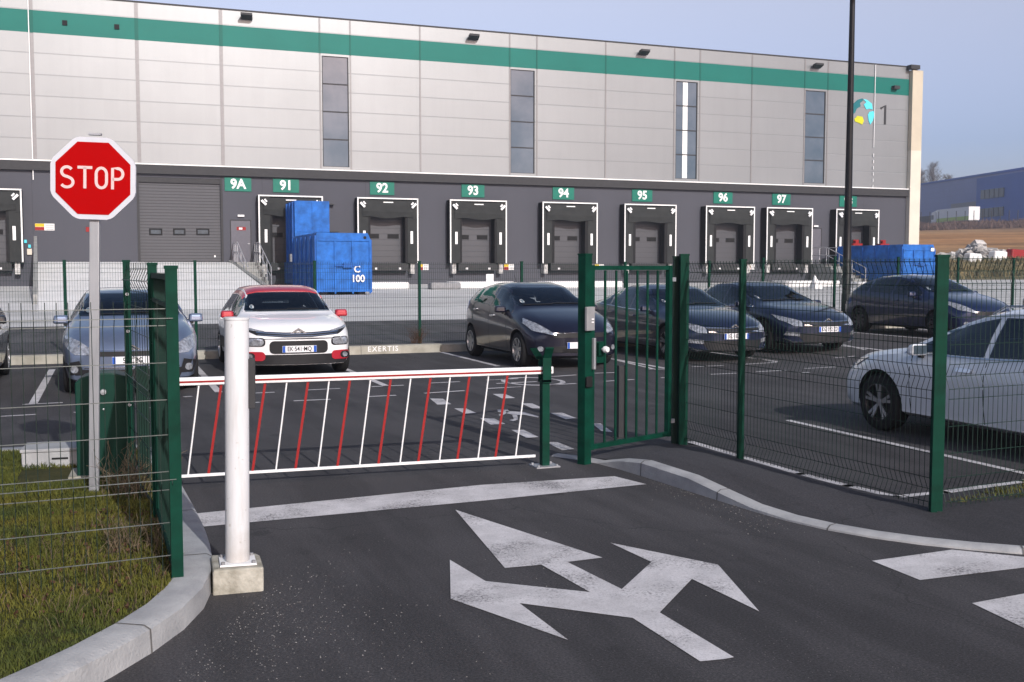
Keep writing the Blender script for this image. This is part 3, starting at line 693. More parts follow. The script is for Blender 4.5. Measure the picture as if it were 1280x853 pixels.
# ------------------------------------------------------------------ stop sign
SG = thing('stop_sign', 'red octagonal stop sign with white border on a grey square post', 'sign', (-.14, 8.62, 0), math.radians(-1))
SG.rotation_euler = (0, math.radians(1.55), math.radians(-13))
b = MB(); b.box(-.036, .036, -.02, .02, -.1, 2.74); b.build('sign_post', M['galv'], SG, bevel=.006)
def octo(r, y0, y1, rc=0):
    pts = [(r/math.cos(PI/8)*math.cos(PI/8+i*PI/4), r/math.cos(PI/8)*math.sin(PI/8+i*PI/4)) for i in range(8)]; base = pts
    if rc:
        q = []
        for k in range(8):
            p = Vector(base[k]); a = (Vector(base[k-1])-p).normalized(); c = (Vector(base[(k+1) % 8])-p).normalized()
            for f, g_ in ((1, 0), (.35, .35), (0, 1)): v = p+a*rc*f+c*rc*g_; q.append((v.x, v.y))
        pts = q
    n_ = len(pts); m_ = MB()
    m_.add([(x, y0, z) for x, z in pts]+[(x, y1, z) for x, z in pts], [tuple(range(n_)), tuple(range(2*n_-1, n_-1, -1))]+[(i, n_+i, n_+(i+1)%n_, (i+1)%n_) for i in range(n_)])
    return m_
zc = 2.477
for nm, r, y0, y1, mt, rc in (('backing', .304, -.050, -.024, M['signwhite'], .03), ('red_face', .267, -.0535, -.0505, M['signred'], 0)):
    m_ = octo(r, y0, y1, rc); o = m_.build(nm, mt, SG); o.location = (0, 0, zc)
def strokes(paths, wd, y0, y1, z0):
    b = MB()
    for P in paths:
        P = [Vector((x, 0, z)) for x, z in P]
        closed = (P[0]-P[-1]).length < 1e-6
        n_ = len(P); L = []
        for i in range(n_):
            if closed: a = P[(i-1) % (n_-1)] if i > 0 else P[n_-2]; c = P[(i+1) % (n_-1)] if i < n_-1 else P[1]
            else: a = P[max(i-1, 0)]; c = P[min(i+1, n_-1)]
            t = (c-a).normalized(); L.append(Vector((-t.z, 0, t.x))*wd/2)
        vs = []
        for p, q in zip(P, L):
            for s_, y in ((-1, y0), (1, y0), (1, y1), (-1, y1)): v = p+q*s_; vs.append((v.x, y, v.z+z0))
        fs = [(i*4+j, i*4+(j+1) % 4, (i+1)*4+(j+1) % 4, (i+1)*4+j) for i in range(n_-1) for j in range(4)]
        if not closed: fs += [(3,2,1,0), tuple((n_-1)*4+j for j in range(4))]
        b.add(vs, fs)
    return b
def arc(cx, cz, rx, rz, a0, a1, n_=12): return [(cx+rx*math.cos(math.radians(a0+(a1-a0)*i/n_)), cz+rz*math.sin(math.radians(a0+(a1-a0)*i/n_))) for i in range(n_+1)]
h = .080; ww = .046
S_ = arc(-.185, h*.48, ww*.82, h*.44, 30, 270, 12)+arc(-.185, -h*.48, ww*.95, h*.47, 90, -150, 12)[1:]
T1 = [(-.110, h*.92), (-.005, h*.92)]; T2 = [(-.0575, h*.92), (-.0575, -h*1.02)]
O_ = [(.012+.05, h*.5)]+[]; O_ = arc(.060, h*.36, .037, h*.56, 0, 180, 10)+arc(.060, -h*.36, .037, h*.56, 180, 360, 10); O_.append(O_[0])
P1 = [(.140, -h*1.02), (.140, h*.92), (.175, h*.92)]+arc(.178, h*.42, .036, h*.5, 90, -90, 10)+[(.140, -h*.08)]
m_ = strokes([S_, T1, T2, O_, P1], .021, -.057, -.0538, zc+.005)
m_.build('lettering', M['stoptext'], SG)
b = MB(); b.box(-.05, .05, -.0235, -.0195, zc+.12, zc+.16).box(-.05, .05, -.0235, -.0195, zc-.16, zc-.12).box(-.045, .045, -.02, .03, zc+.325, zc+.34); b.build('bracket', M['galv'], SG)
# ------------------------------------------------------------------ green cabinet, concrete box
CB = thing('utility_cabinet', 'dark green street cabinet with rounded top behind the stop sign post', 'cabinet', (-.03, 9.42, 0), math.radians(-3))
pts = [(-.235, .05), (.20, .05)]+[(.20-.002-.20*(1-math.cos(t*PI/2/6))*.9-.0, .86+.10*math.sin(t*PI/2/6)) for t in range(0, 7)]
pts = [(-.235, .03), (.21, .03), (.21, .88), (.16, .925), (.05, .955), (-.06, .955), (-.18, .925), (-.235, .88)]
m_ = MB().add([(x, -.17, z) for x, z in pts]+[(x, .17, z) for x, z in pts], [tuple(range(8)), tuple(range(15, 7, -1))]+[(i, 8+i, 8+(i+1) % 8, (i+1) % 8) for i in range(8)])
m_.build('cabinet_body', M['cabinet'], CB, bevel=.01)
MB().box(-.17, .20, -.178, -.171, .08, .72).build('cabinet_door', M['cabinet'], CB, bevel=.004)
MB().lathe([(0, -.02), (.022, -.018), (.026, 0)], 14, (-.02, -.172, .80), 'y').build('cabinet_lock', M['galv'], CB, smooth=True)
MB().box(-.30, .26, -.21, .21, -.02, .12).build('plinth', M['footing'], CB)
MB().lathe([(0, -.008), (.008, -.006), (.008, 0)], 8, (-.02, -.179, .66), 'y').build('keyhole', M['galv'], CB)
BX = thing('concrete_box', 'low pale concrete inspection box with a dark slot left of the cabinet', 'box', (-.475, 10.05, 0), math.radians(-4))
MB().box(-.24, .24, -.2, .2, 0, .235).build('box_body', M['kerb'], BX, bevel=.01)
MB().box(-.25, .25, -.21, .21, .237, .265).build('box_lid', M['kerb'], BX, bevel=.006)
MB().box(.0, .13, -.207, -.201, .17, .185).build('slot', M['black'], BX)
# ------------------------------------------------------------------ dry bush by the fence
def bush(name, x, y, z, n, hgt, spread, m, label):
    b = MB()
    for _ in range(n):
        a = random.uniform(0, 6.28); p = Vector((random.gauss(0, spread*.25), random.gauss(0, spread*.25), 0)); dd = Vector((math.cos(a)*random.uniform(.1, .5), math.sin(a)*random.uniform(.1, .5), 1)).normalized(); L = hgt*random.uniform(.5, 1)
        for k in range(4):
            q = p+dd*L/4; b.bar(p, q, .0028*(1-.18*k), 3)
            if random.random() < .8:
                dv = (dd+Vector((random.gauss(0, .6), random.gauss(0, .6), random.gauss(0, .3)))).normalized(); b.bar(q, q+dv*L*.22, .0016, 3)
            p = q; dd = (dd+Vector((random.gauss(0, .25), random.gauss(0, .25), random.gauss(-.05, .15)))).normalized()
    o = b.build(name, m); o.location = (x, y, z); return tag(o, label, 'bush', kind='stuff' if name == 'dry_tuft' else None)
bush('dry_bush', .12, 8.35, .1, 80, .42, .40, M['twig'], 'bare twiggy brown bush growing through the side fence near the cabinet')
bush('dry_tuft', .10, 6.75, .1, 60, .22, .45, M['twig'], 'low tangle of dead twigs at the foot of the left gate post')
bush('dry_weed', 6.35, backfence_y(6)-.2+.12, .17, 60, .42, .25, M['leafdry'], 'rust brown dry weed on the rear kerb before the fence')
o = bush('dry_weed', 8.0, 22.45, .17, 50, .3, .5, M['twig'], 'pale dry weed on the rear kerb beside the small dark hatchback')
blades('verge_grass', 3500, (5.85, 9.5, 6.22, 6.62), .02, .07, M['grass'], .004, lambda x, y: y < 6.25+.12*(x-5.8)+.25*min(1, (x-5.8)), label='patch of short green grass under the right hand fence', cat='grass', zb=.0)
# ------------------------------------------------------------------ warehouse
WY = 59.0; XL, XR = -42.0, 51.35; ZG = .80; ZT = 15.6; FLOOR = 2.18
W0 = thing('warehouse', 'long grey warehouse with green band and a row of numbered loading docks', 'building', (0, 0, 0))
bX = lambda px, py=100: w(px, py, WY)[0]
# lower wall with real openings for roller door and docks
docks = [(-37.5,-34.0,None),(-31.5,-28,None),(-25.5,-22,None),(-19.6,-16.1,None),(-13.5,-10.0,None),(-7.42,-3.92,'90'),(7.62,11.1,'91'),(13.0,16.5,'92'),(18.37,21.85,'93'),(24.1,27.7,'94'),(29.5,33.1,'95'),(35.2,38.8,'96'),(39.7,43.25,'97'),(45.1,48.6,'98')]
docks = [d_ for d_ in docks if d_[0] > -16]
ops = [(1.62, 5.72, FLOOR, 6.62)]+[((a+c)/2-1.25, (a+c)/2+1.25, FLOOR, 4.9) for a, c, _ in docks]
ops.sort(); b = MB(); x = XL
for (a, c, z0, z1) in ops:
    b.box(x, a, WY, WY+.3, ZG-.4, 6.78); b.box(a, c, WY, WY+.3, ZG-.4, z0); b.box(a, c, WY, WY+.3, z1, 6.78); x = c
b.box(x, XR, WY, WY+.3, ZG-.4, 6.78)
b.build('wall', M['wall'], W0)
MB().box(XL, XR, WY+.3, WY+40, ZG-.4, ZT-.25).build('core', M['shelter'], W0)
MB().box(XL, XR+.02, WY-.22, WY+.298, 6.783, 7.24).build('fascia', M['darktrim'], W0)
MB().box(XL, XR+.02, WY-.25, WY+.298, 7.243, 7.31).build('ledge', M['whitetrim'], W0)
# cladding with slots for the tall windows
wins = [(11.24, 12.72), (22.31, 23.84), (33.33, 34.87), (42.96, 44.55)]
b = MB(); x = XL
for a, c in wins: b.box(x, a, WY-.02, WY+.298, 7.313, 13.62); b.box(a, c, WY-.02, WY+.298, 7.313, 7.47); b.box(a, c, WY-.02, WY+.298, 13.50, 13.62); x = c
b.box(x, XR, WY-.02, WY+.298, 7.313, 13.62); b.box(XL, XR, WY-.02, WY+.298, 14.72, 15.52)
b.build('cladding', M['clad'], W0)
MB().box(XL, XR, WY-.024, WY+.298, 13.623, 14.717).build('green_band', M['band'], W0)
MB().box(XL, XR+.02, WY-.05, WY+.6, 15.523, 15.60).build('roof_edge', M['darktrim'], W0)
seams = [bX(p) for p in (172, 277, 400, 438, 525, 637, 671, 757, 843, 875, 940, 1006, 1035)]+[bX(41)-.0]
for x in seams+[-9, -14.6, -20.2]:
    wide = x < 6.5
    wd_ = .09 if wide else .045
    MB().box(x-wd_, x+wd_, WY-.045, WY-.0205, 7.315, 13.60).box(x-wd_, x+wd_, WY-.045, WY-.0205, 14.725, 15.5).build('cover_strip', M['seam'], W0)
    MB().box(x-wd_, x+wd_, WY-.045, WY-.0245, 13.605, 14.72).build('band_cover_strip', M['bandseam'], W0)
for k, (a, c) in enumerate(wins):
    f = MB(); zs = [7.47, 8.98, 10.49, 12.0, 13.50]
    for z in zs: f.box(a+.05, c-.05, WY+.02, WY+.10, max(z-.03, 7.472), min(z+.03, 13.498))
    f.box(a, a+.05, WY+.02, WY+.10, 7.472, 13.498); f.box(c-.05, c, WY+.02, WY+.10, 7.472, 13.498)
    fr = f.build('window', M['darktrim'], W0)
    for j, (z0, z1) in enumerate(zip(zs, zs[1:])):
        pn = MB().box(a+.051, c-.051, WY+.05, WY+.07, z0+.031, z1-.031).build('pane', M['window'], fr)
    if k == 0: MB().box(a+.08, c-.2, WY+.04, WY+.048, 12.32, 12.38).box(a+.08, c-.1, WY+.04, WY+.048, 8.72, 8.80).build('ceiling_light_reflection', M['whitetrim'], fr) if False else None
    if k == 2: MB().box(a+.52, a+.86, WY+.035, WY+.048, 7.52, 13.45).build('reflection_strip', M['whitetrim'], fr)  # pale solid strip standing in for a reflection in the glass
# floodlights on the parapet, vents in the band
for px, py in ((308, 20), (592, 46), (805, 65), (1022, 82)):
    X0, Z0 = w(px, py, WY-.3); b = MB()
    b.add([(X0-.34, WY-.62, Z0-.02), (X0+.26, WY-.62, Z0-.02), (X0+.34, WY-.12, Z0-.16), (X0-.26, WY-.12, Z0-.16), (X0-.34, WY-.62, Z0+.10), (X0+.26, WY-.62, Z0+.10), (X0+.34, WY-.12, Z0+.06), (X0-.26, WY-.12, Z0+.06)], [(0,3,2,1),(4,5,6,7),(0,1,5,4),(1,2,6,5),(2,3,7,6),(3,0,4,7)])
    b.box(X0-.05, X0+.05, WY-.13, WY-.02, Z0-.1, Z0+.05); b.build('floodlight', M['darktrim'], W0)
X0, Z0 = w(1117, 110, WY); MB().box(X0-.2, X0+.25, WY-.35, WY-.03, Z0-.12, Z0+.1).build('floodlight', M['darktrim'], W0)
for px, py in ((81, 29), (146, 34)):
    X0, Z0 = w(px, py, WY); MB().box(X0-.12, X0+.12, WY-.08, WY-.026, Z0-.12, Z0+.12).build('vent_grille', M['black'], W0)
X0 = bX(41); MB().box(X0-.13, X0-.09, WY-.13, WY-.09, 6.3, 15.6).build('drain_pipe', M['white'], W0)
X0 = bX(1093); b = MB(); b.box(X0-.018, X0+.018, WY-.10, WY-.06, 10.0, 15.5); 
z = 9.6
while z > 7.0: b.box(X0-.02, X0+.02, WY-.10, WY-.06, z-.22, z); z -= .42
b.build('lightning_conductor', M['white'], W0)
MB().box(XR+.03, 52.25, WY-.35, WY+39.9, .4, 9.9).build('gable_wall', M['beige'], W0)
MB().box(XR+.03, 52.25, WY-.35, WY+39.9, 9.903, 15.3).build('gable_wall_upper', M['beige2'], W0)
MB().box(XR-.25, XR+.5, WY-.5, WY-.05, 15.35, 15.62).build('gutter_box', M['darktrim'], W0)
# roller door
rd = MB().box(1.62, 5.72, WY+.12, WY+.16, FLOOR, 6.35).build('roller_door', M['roller'], W0)
MB().box(1.62, 5.72, WY+.02, WY+.2, 6.352, 6.618).build('roller_box', M['darktrim'], rd)
for pa_, pb_ in ((186, 203), (216, 232), (245, 262)):
    a = bX(pa_, 290)+.02; c = bX(pb_, 290)
    z0 = w((pa_+pb_)/2, 294, WY)[1]; z1 = w((pa_+pb_)/2, 286, WY)[1]; zm = (z0+z1)/2
    MB().box(a, c, WY+.10, WY+.119, zm-.18, zm+.18).build('door_window', M['black'], rd, bevel=.02)
    MB().box(a+.08, c-.08, WY+.092, WY+.099, zm-.10, zm+.10).build('door_window_pane', M['glassfar'], rd)
MB().box(5.35, 5.43, WY+.08, WY+.119, 2.45, 2.55).build('door_handle', M['white'], rd)
parts('door_guide', M['darktrim'], W0, [(1.50, 1.618, WY-.03, WY+.1, FLOOR, 6.7), (5.722, 5.84, WY-.03, WY+.1, FLOOR, 6.7)])
# docks
def dock(a, c):
    y0, y1 = WY-.62, WY-.003; zt = 5.72; zb = FLOOR-.02; cw = .62
    b = MB()
    b.add([(a,y0,zb),(a+cw,y0+.02,zb),(a+cw,y0+.02,zt),(a,y0,zt)], [(0,1,2,3)])
    b.box(a+.05, a+cw, y0+.02, y0+.05, zb, zt-.05); b.box(c-cw, c-.05, y0+.02, y0+.05, zb, zt-.05)
    # top flap: bulging, hanging in front, slightly torn lower edge
    n_ = 10; vs = []
    for i in range(n_+1):
        t = i/n_; x = a+.28+(c-a-.56)*t
        for k, (dy, z) in enumerate(((.0, zt-.06), (-.05, zt-.35), (-.07, zt-.7), (-.03, zt-1.02+.05*math.sin(t*9+a)))): vs.append((x, y0+dy, z))
    b.add(vs, [(i*4+j, (i+1)*4+j, (i+1)*4+j+1, i*4+j+1) for i in range(n_) for j in range(3)])
    for (x0, x1) in ((a+.05, a+.30), (c-.30, c-.05)): b.box(x0, x1, y0-.002, y0+.018, zt-1.1, zt-.05)
    s = b.build('dock_shelter', M['shelter'], W0)
    parts('shelter_side', M['black'], s, [(a, a+.045, y0, y1, zb, zt), (c-.045, c, y0, y1, zb, zt), (a, c, y0, y1, zt+.002, zt+.05)])
    parts('shelter_trim', M['whitetrim'], s, [(a+.002, a+.075, y0-.03, y0-.003, zb-.0, zt), (c-.075, c-.002, y0-.03, y0-.003, zb, zt), (a+.002, c-.002, y0-.03, y0-.003, zt+.003, zt+.075)])
    parts('guide_marker', M['marker'], s, [(a+.32, a+.46, y0-.012, y0+.019, 3.25, 3.95), (c-.46, c-.32, y0-.012, y0+.019, 3.25, 3.95)])
    for sx, x in ((1, a+.30), (-1, c-.30)):
        l = MB().flat((x-.14*sx, y0-.13, zt-.22), (x+.10*sx, y0-.13, zt-.46), .12, .08, up=(0,1,0)).flat((x+.02*sx, y0-.13, zt-.16), (x+.14*sx, y0-.13, zt-.30), .08, .08, up=(0,1,0)).bar((x, y0-.09, zt-.3), (x, y0-.004, zt-.3), .03)
        l.build('dock_lamp', M['marker'], s)
    m_ = (a+c)/2
    MB().box(m_-.28, m_+.28, y0-.09, y0-.052, zt-.21, zt-.15).build('lamp_bar', M['whitetrim'], s)
    dr = MB().box(m_-1.24, m_+1.24, WY+.14, WY+.18, FLOOR, 4.89).build('dock_door', M['doorpanel'], s)
    parts('door_window', M['black'], s, [(m_-1.0, m_-.35, WY+.12, WY+.139, 3.55, 3.80), (m_+.15, m_+.80, WY+.12, WY+.139, 3.55, 3.80)])
    parts('door_jamb', M['black'], s, [(m_-1.24, m_-1.0, WY-.58, WY-.02, FLOOR, 4.9), (m_+1.0, m_+1.24, WY-.58, WY-.02, FLOOR, 4.9)])
    MB().box(m_-1.2, m_+1.2, WY-.5, WY-.004, FLOOR-.45, FLOOR-.03).build('leveller', M['darktrim'], s)
    parts('leveller_tab', M['marker'], s, [(m_-.75, m_-.62, WY-.54, WY-.503, FLOOR-.38, FLOOR-.28), (m_+.62, m_+.75, WY-.54, WY-.503, FLOOR-.38, FLOOR-.28)])
    parts('dock_bumper', M['bumper'], s, [(a+.18, a+.42, WY-.45, WY-.004, FLOOR-.62, FLOOR-.04), (c-.42, c-.18, WY-.45, WY-.004, FLOOR-.62, FLOOR-.04)])
    return s
M['bumper'] = mat('bumper_worn', (.30, .29, .28), .7, scale=5, col2=(.62, .61, .60))
for a, c, n_ in docks: dock(a, c)
def number_sign(x0, x1, z0, z1, body):
    s = MB().box(x0, x1, WY-.05, WY-.002, z0, z1).build('number_sign', M['sign_green'], W0)
    text_mesh('lettering', body, .72, M['white'], s, Vector(((x0+x1)/2, WY-.056, (z0+z1)/2+.0)), FACE, .004, .022, .95)
for px, body in ((297.5, '9A'), (357.5, '91'), (477.5, '92'), (591, '93'), (704, '94'), (802.5, '95'), (903.5, '96'), (976.5, '97'), (1060, '98')):
    x0 = bX(px, 236); number_sign(x0-.70, x0+.70, 5.99, 6.73, body)
def notice(px, py, wd_=.62):
    X0, Z0 = w(px, py, WY); s = MB().box(X0-wd_/2, X0+wd_/2, WY-.03, WY-.003, Z0-.17, Z0+.17).build('safety_notice', M['whitetrim'], W0)
    MB().box(X0-wd_/2, X0-.02, WY-.036, WY-.031, Z0+.01, Z0+.165).build('yellow_field', M['yellow'], s)
    MB().box(X0-wd_/2, X0-.02, WY-.036, WY-.031, Z0-.165, Z0-.002).build('red_field', M['redpaint'], s)
    b = MB()
    for k in range(3): b.box(X0+.04, X0+wd_/2-.03, WY-.035, WY-.031, Z0-.13+k*.10, Z0-.10+k*.10)
    b.build('text_lines', M['grey'], s)
for px, py in ((56, 284), (529, 334), (636, 334), (749, 334), (938, 334)): notice(px, py, .9 if px < 100 else .62)
X0, Z0 = w(110, 287, WY); MB().box(X0-.1, X0+.12, WY-.03, WY-.003, Z0-.12, Z0+.12).build('small_red_notice', M['redpaint'], W0)
for px, py in ((32, 302), (37, 308)): X0, Z0 = w(px, py, WY); MB().box(X0-.06, X0+.06, WY-.08, WY-.003, Z0-.08, Z0+.08).build('call_button', M['cyan'], W0)
X0, Z0 = w(37, 315, WY); MB().box(X0-.11, X0+.11, WY-.10, WY-.003, Z0-.15, Z0+.15).build('control_box', M['yellowish'] if 'yellowish' in M else M['beige'], W0)
def pdoor(x0, x1, z0, z1):
    d_ = MB().box(x0, x1, WY-.02, WY-.003, z0, z1).build('personnel_door', M['doorgrey'], W0)
    parts('door_frame', M['darktrim'], d_, [(x0-.04, x0-.002, WY-.04, WY-.003, z0, z1+.04), (x1+.002, x1+.04, WY-.04, WY-.003, z0, z1+.04), (x0, x1, WY-.04, WY-.003, z1+.002, z1+.04)])
    MB().box(x1-.16, x1-.05, WY-.07, WY-.021, z0+.98, z0+1.03).build('door_handle', M['galv'], d_)
    return d_
M['doorgrey'] = mat('door_grey', (.12, .118, .14), .45, var=.05)
d_ = pdoor(bX(289, 300), bX(313, 300), FLOOR, w(300, 276, WY)[1]); X0, Z0 = w(301, 286, WY)
MB().box(X0-.22, X0+.26, WY-.027, WY-.0205, Z0-.09, Z0+.09).build('red_door_label', M['redpaint'], d_)
MB().box(X0-.1, X0+.08, WY-.030, WY-.0275, Z0-.05, Z0+.05).build('label_print', M['white'], d_)
pdoor(bX(1013, 300), bX(1026, 300), FLOOR, w(1020, 286, WY)[1])
for px, py in ((301, 270), (1019, 283)): X0, Z0 = w(px, py, WY); MB().box(X0-.17, X0+.17, WY-.12, WY-.003, Z0-.05, Z0+.05).build('door_lamp', M['marker'], W0)
for px, py in ((410, 256), (416, 290)): X0, Z0 = w(px, py, WY); MB().box(X0-.25, X0+.30, WY-.30, WY-.01, Z0-.03, Z0+.02).build('wall_arm', M['darktrim'], W0)
# emblem and the figure 1
def emblem():
    px0 = [((1064,140),(1066,131),(1072,125),(1078,123),(1079,126),(1075,129),(1076,133),(1071,136),(1069,141),(1065,144)),'teal'], [((1079,124),(1084,125),(1090,130),(1091,137),(1087,136),(1083,137),(1080,131),(1083,128)),'cyan'], [((1092,139),(1093,144),(1091,151),(1088,156),(1086,151),(1085,144),(1087,140)),'cyan'], [((1068,149),(1072,145),(1078,146),(1080,151),(1078,156),(1074,154),(1069,152)),'olive']
    for P, mk in px0:
        pts = [w(a, c, WY-.06) for a, c in P]; n_ = len(pts)
        MB().add([(x, WY-.06, z) for x, z in pts]+[(x, WY-.022, z) for x, z in pts], [tuple(range(n_)), tuple(range(2*n_-1, n_-1, -1))]+[(i, n_+i, n_+(i+1) % n_, (i+1) % n_) for i in range(n_)]).build('emblem_segment', M[mk], W0)
emblem()
X0, Z0 = w(1104.5, 143.5, WY); strokes([[(-.28, .38), (.10, .62), (.10, -.66)]], .16, WY-.05, WY-.022, Z0).build('number_one', M['darktrim'], W0).location = (X0, 0, 0)
# ramp to the roller door
RA = thing('loading_ramp', 'pale concrete ramp sloping up to the big roller door', 'ramp', (0, 0, 0))
def rz_(y): return yz(0, y)+(FLOOR-yz(0, 59))*max(0, min(1, (y-38)/(57-38)))
b = MB(); ysr = frange(37.5, 59, 12); x0, x1 = -3.0, 6.05
xe = lambda y: -3.3+(59-y)*.053
vs = []
for y in ysr: x0 = xe(y); z = rz_(y)-(.0 if y > 38 else .01)+.006; vs += [(x0, y, z), (x1, y, z), (x1, y, .2), (x0, y, .2)]
fs = [(i*4+j, i*4+(j+1) % 4, (i+1)*4+(j+1) % 4, (i+1)*4+j) for i in range(12) for j in range(4)]+[(0,1,2,3), (48,51,50,49)]
b.add(vs, fs).build('ramp_slab', M['ramp'], RA)
b = MB()
vs = []
for y in (42, 57.5): x0 = xe(y); z = rz_(y); vs += [(x0-.15, y, z-.5), (x0-.003, y, z-.5), (x0-.003, y, z+(.1 if y < 43 else 1.3)), (x0-.15, y, z+(.1 if y < 43 else 1.3))]
b.add(vs, [(0,1,2,3),(7,6,5,4),(0,4,5,1),(1,5,6,2),(2,6,7,3),(3,7,4,0)]); b.build('parapet', M['wallgrey'] if 'wallgrey' in M else M['concrete'], RA)
b = MB(); vs = []
for y in (38.5, 58.9): z = rz_(y); vs += [(x1+.003, y, z-.6), (x1+.2, y, z-.6), (x1+.2, y, z+.12), (x1+.003, y, z+.12)]
b.add(vs, [(0,1,2,3),(7,6,5,4),(0,4,5,1),(1,5,6,2),(2,6,7,3),(3,7,4,0)]); b.build('ramp_kerb', M['concrete'], RA)
# stairs
def stairs(name, label, x0, x1, ytop, zt, n_, run, rise, side_m):
    S = thing(name, label, 'stairs', (0, 0, 0)); zb = yz(0, 50)-.1
    MB().box(x0, x1, ytop, WY-.06, zb, zt).build('landing', M['concrete'], S)
    b = MB()
    for k in range(n_): b.box(x0, x1, ytop-(k+1)*run, ytop-k*run-.001, zb, zt-(k+1)*rise)
    b.build('steps', M['concrete'], S)
    for x in (x0+.05, x1-.05):
        b = MB(); yb = ytop-n_*run; zb2 = zt-n_*rise
        for hh in (1.05, .55): b.bar((x, WY-.1, zt+hh), (x, ytop, zt+hh), .025, 6); b.bar((x, ytop, zt+hh), (x, yb, zb2+hh), .025, 6)
        for y in frange(WY-.12, ytop, 2): b.bar((x, y, zt), (x, y, zt+1.05), .025, 6)
        for k in range(1, 4): y = ytop+(yb-ytop)*k/3; z = zt+(zb2-zt)*k/3; b.bar((x, y, z-.1), (x, y, z+1.05), .025, 6)
        b.build('railing', M['galvlight'], S)
    return S
M['galvlight'] = mat('railing_metal', (.50, .50, .52), .45, .3, var=.08)
stairs('concrete_stairs', 'concrete steps with metal railing up to the door under sign 9A', 6.32, 7.52, 57.2, FLOOR, 7, .62, .19, None)
stairs('concrete_stairs', 'concrete steps with metal railing up to the door between docks 97 and 98', 43.6, 45.0, 57.4, FLOOR, 7, .55, .19, None)
# ------------------------------------------------------------------ pale kerb pads at the dock foot, small block
def pad(x0, x1, y0, y1, lab):
    z = yz(0, y0); b = MB(); r = .5; pts = []
    for cx, cy, a0 in ((x1-r, y0+r, -90), (x1-r, y1-r, 0), (x0+r, y1-r, 90), (x0+r, y0+r, 180)): pts += [(cx+r*math.cos(math.radians(a0+t*22.5)), cy+r*math.sin(math.radians(a0+t*22.5))) for t in range(5)]
    o = b.prism(pts, z-.1, z+.34).build('concrete_pad', M['ramp'], bevel=.08); tag(o, lab, 'concrete pad')
pad(11.2, 14.6, 53.0, 55.0, 'low white concrete pad behind the blue container')
pad(17.0, 20.5, 53.2, 55.2, 'low white concrete pad in front of dock 93')
pad(22.3, 27.0, 53.2, 55.2, 'low white concrete pad in front of dock 94 behind the hatchback')
pad(37.3, 41.2, 52.5, 54.6, 'long low white concrete pad in front of dock 97')
pad(40.5, 45.5, 50.0, 52.0, 'low white concrete pad near the stairs by dock 98')
o = MB().box(15.3, 16.9, 51.8, 52.5, yz(0, 52)-.02, yz(0, 52)+.36).build('wheel_chock_block', M['grey'], bevel=.1); tag(o, 'grey rounded block lying on the yard between docks 92 and 93', 'block')
o = MB().prism([(20.1, 53.6), (20.5, 53.6), (20.4, 54), (20.2, 54)], 1.14, 1.55).build('wheel_chock', M['marker']); o.location = (-1.2, 0, 0); tag(o, 'small white wheel chock standing on the pad before dock 93', 'chock')
o = MB().add([(36.9,49.5,.7),(37.5,49.5,.7),(37.5,50.1,.7),(36.9,50.1,.7),(37.1,49.8,1.5)], [(0,1,4),(1,2,4),(2,3,4),(3,0,4)]).build('white_cone', M['marker']); tag(o, 'small white cone on the yard left of the stairs', 'cone')
# ------------------------------------------------------------------ containers
def container(name, label, x0, x1, y0, y1, z0, z1, txt=None, divs=3):
    S = thing(name, label, 'container', ((x0+x1)/2, y0, z0)); W_ = (x1-x0)/2; D_ = y1-y0; H_ = z1-z0
    b = MB(); cz = .12
    P = [(-W_, 0, .18), (W_, 0, .18), (W_, 0, H_-.25), (W_-.12, 0, H_), (-W_+.02, 0, H_), (-W_, 0, H_-.05)]
    n_ = len(P); vs = P+[(x, D_, z) for x, y, z in P]
    b.add(vs, [tuple(range(n_)), tuple(range(2*n_-1, n_-1, -1))]+[(i, n_+i, n_+(i+1) % n_, (i+1) % n_) for i in range(n_)])
    b.build('body', M['blue'], S)
    b = MB()
    for i in range(divs+1):
        x = -W_+.03+(2*W_-.06)*i/divs; b.box(x-.035, x+.035, -.06, -.002, .10, H_-.28)
    b.box(-W_+.07, W_-.07, -.05, -.002, .18, .30); b.box(-W_+.07, W_-.07, -.05, -.002, H_-.36, H_-.28)
    b.build('door_frame', M['blue'], S)
    b = MB(); k = max(2, int(D_/1.1))
    for i in range(k+1): y = .06+(D_-.12)*i/k; b.box(-W_-.07, -W_-.002, y-.05, y+.05, .15, H_-.12); b.box(W_+.002, W_+.07, y-.05, y+.05, .15, H_-.3)
    b.box(-W_-.05, -W_-.002, .1, D_-.1, H_*.5, H_*.5+.1); b.build('side_rib', M['bluedark'], S)
    MB().box(-W_*.35, W_*.55, -.10, -.062, H_*.47, H_*.47+.06).box(-.05, .35, -.15, -.062, H_*.47-.06, H_*.47+.14).build('locking_bar', M['bluedark'], S)
    MB().lathe([(0, -.01), (.07, -.01), (.07, 0)], 10, (W_-.25, -.002, H_-.20), 'y').build('lifting_hole', M['black'], S)
    parts('skid_rail', M['darktrim'], S, [(-W_+.2, -W_+.5, .2, D_-.2, 0, .18), (W_-.5, W_-.2, .2, D_-.2, 0, .18)])
    if txt:
        for body, x, z in txt: text_mesh('lettering', body, .44, M['white'], S, Vector((x, -.082, z)), FACE, .003, .012, .95)
    return S
container('blue_container', 'blue steel skip container marked C 100 standing on the yard', 8.62, 11.05, 47.0, 53.2, .62, 3.42, [('C', .58, 1.18), ('100', .62, .76)])
S = thing('waste_compactor', 'tall blue compactor hopper docked at bay 91 behind the container', 'compactor', (9.95, 55.6, 1.0))
MB().add([(-.85,0,1.2),(.95,0,1.2),(.95,0,4.35),(-.85,0,4.35),(-.85,2.7,1.2),(.95,2.7,1.2),(.95,2.7,4.35),(-.85,2.7,4.35)], [(0,1,2,3),(7,6,5,4),(0,4,5,1),(1,5,6,2),(2,6,7,3),(3,7,4,0)]).build('hopper', M['blue'], S)
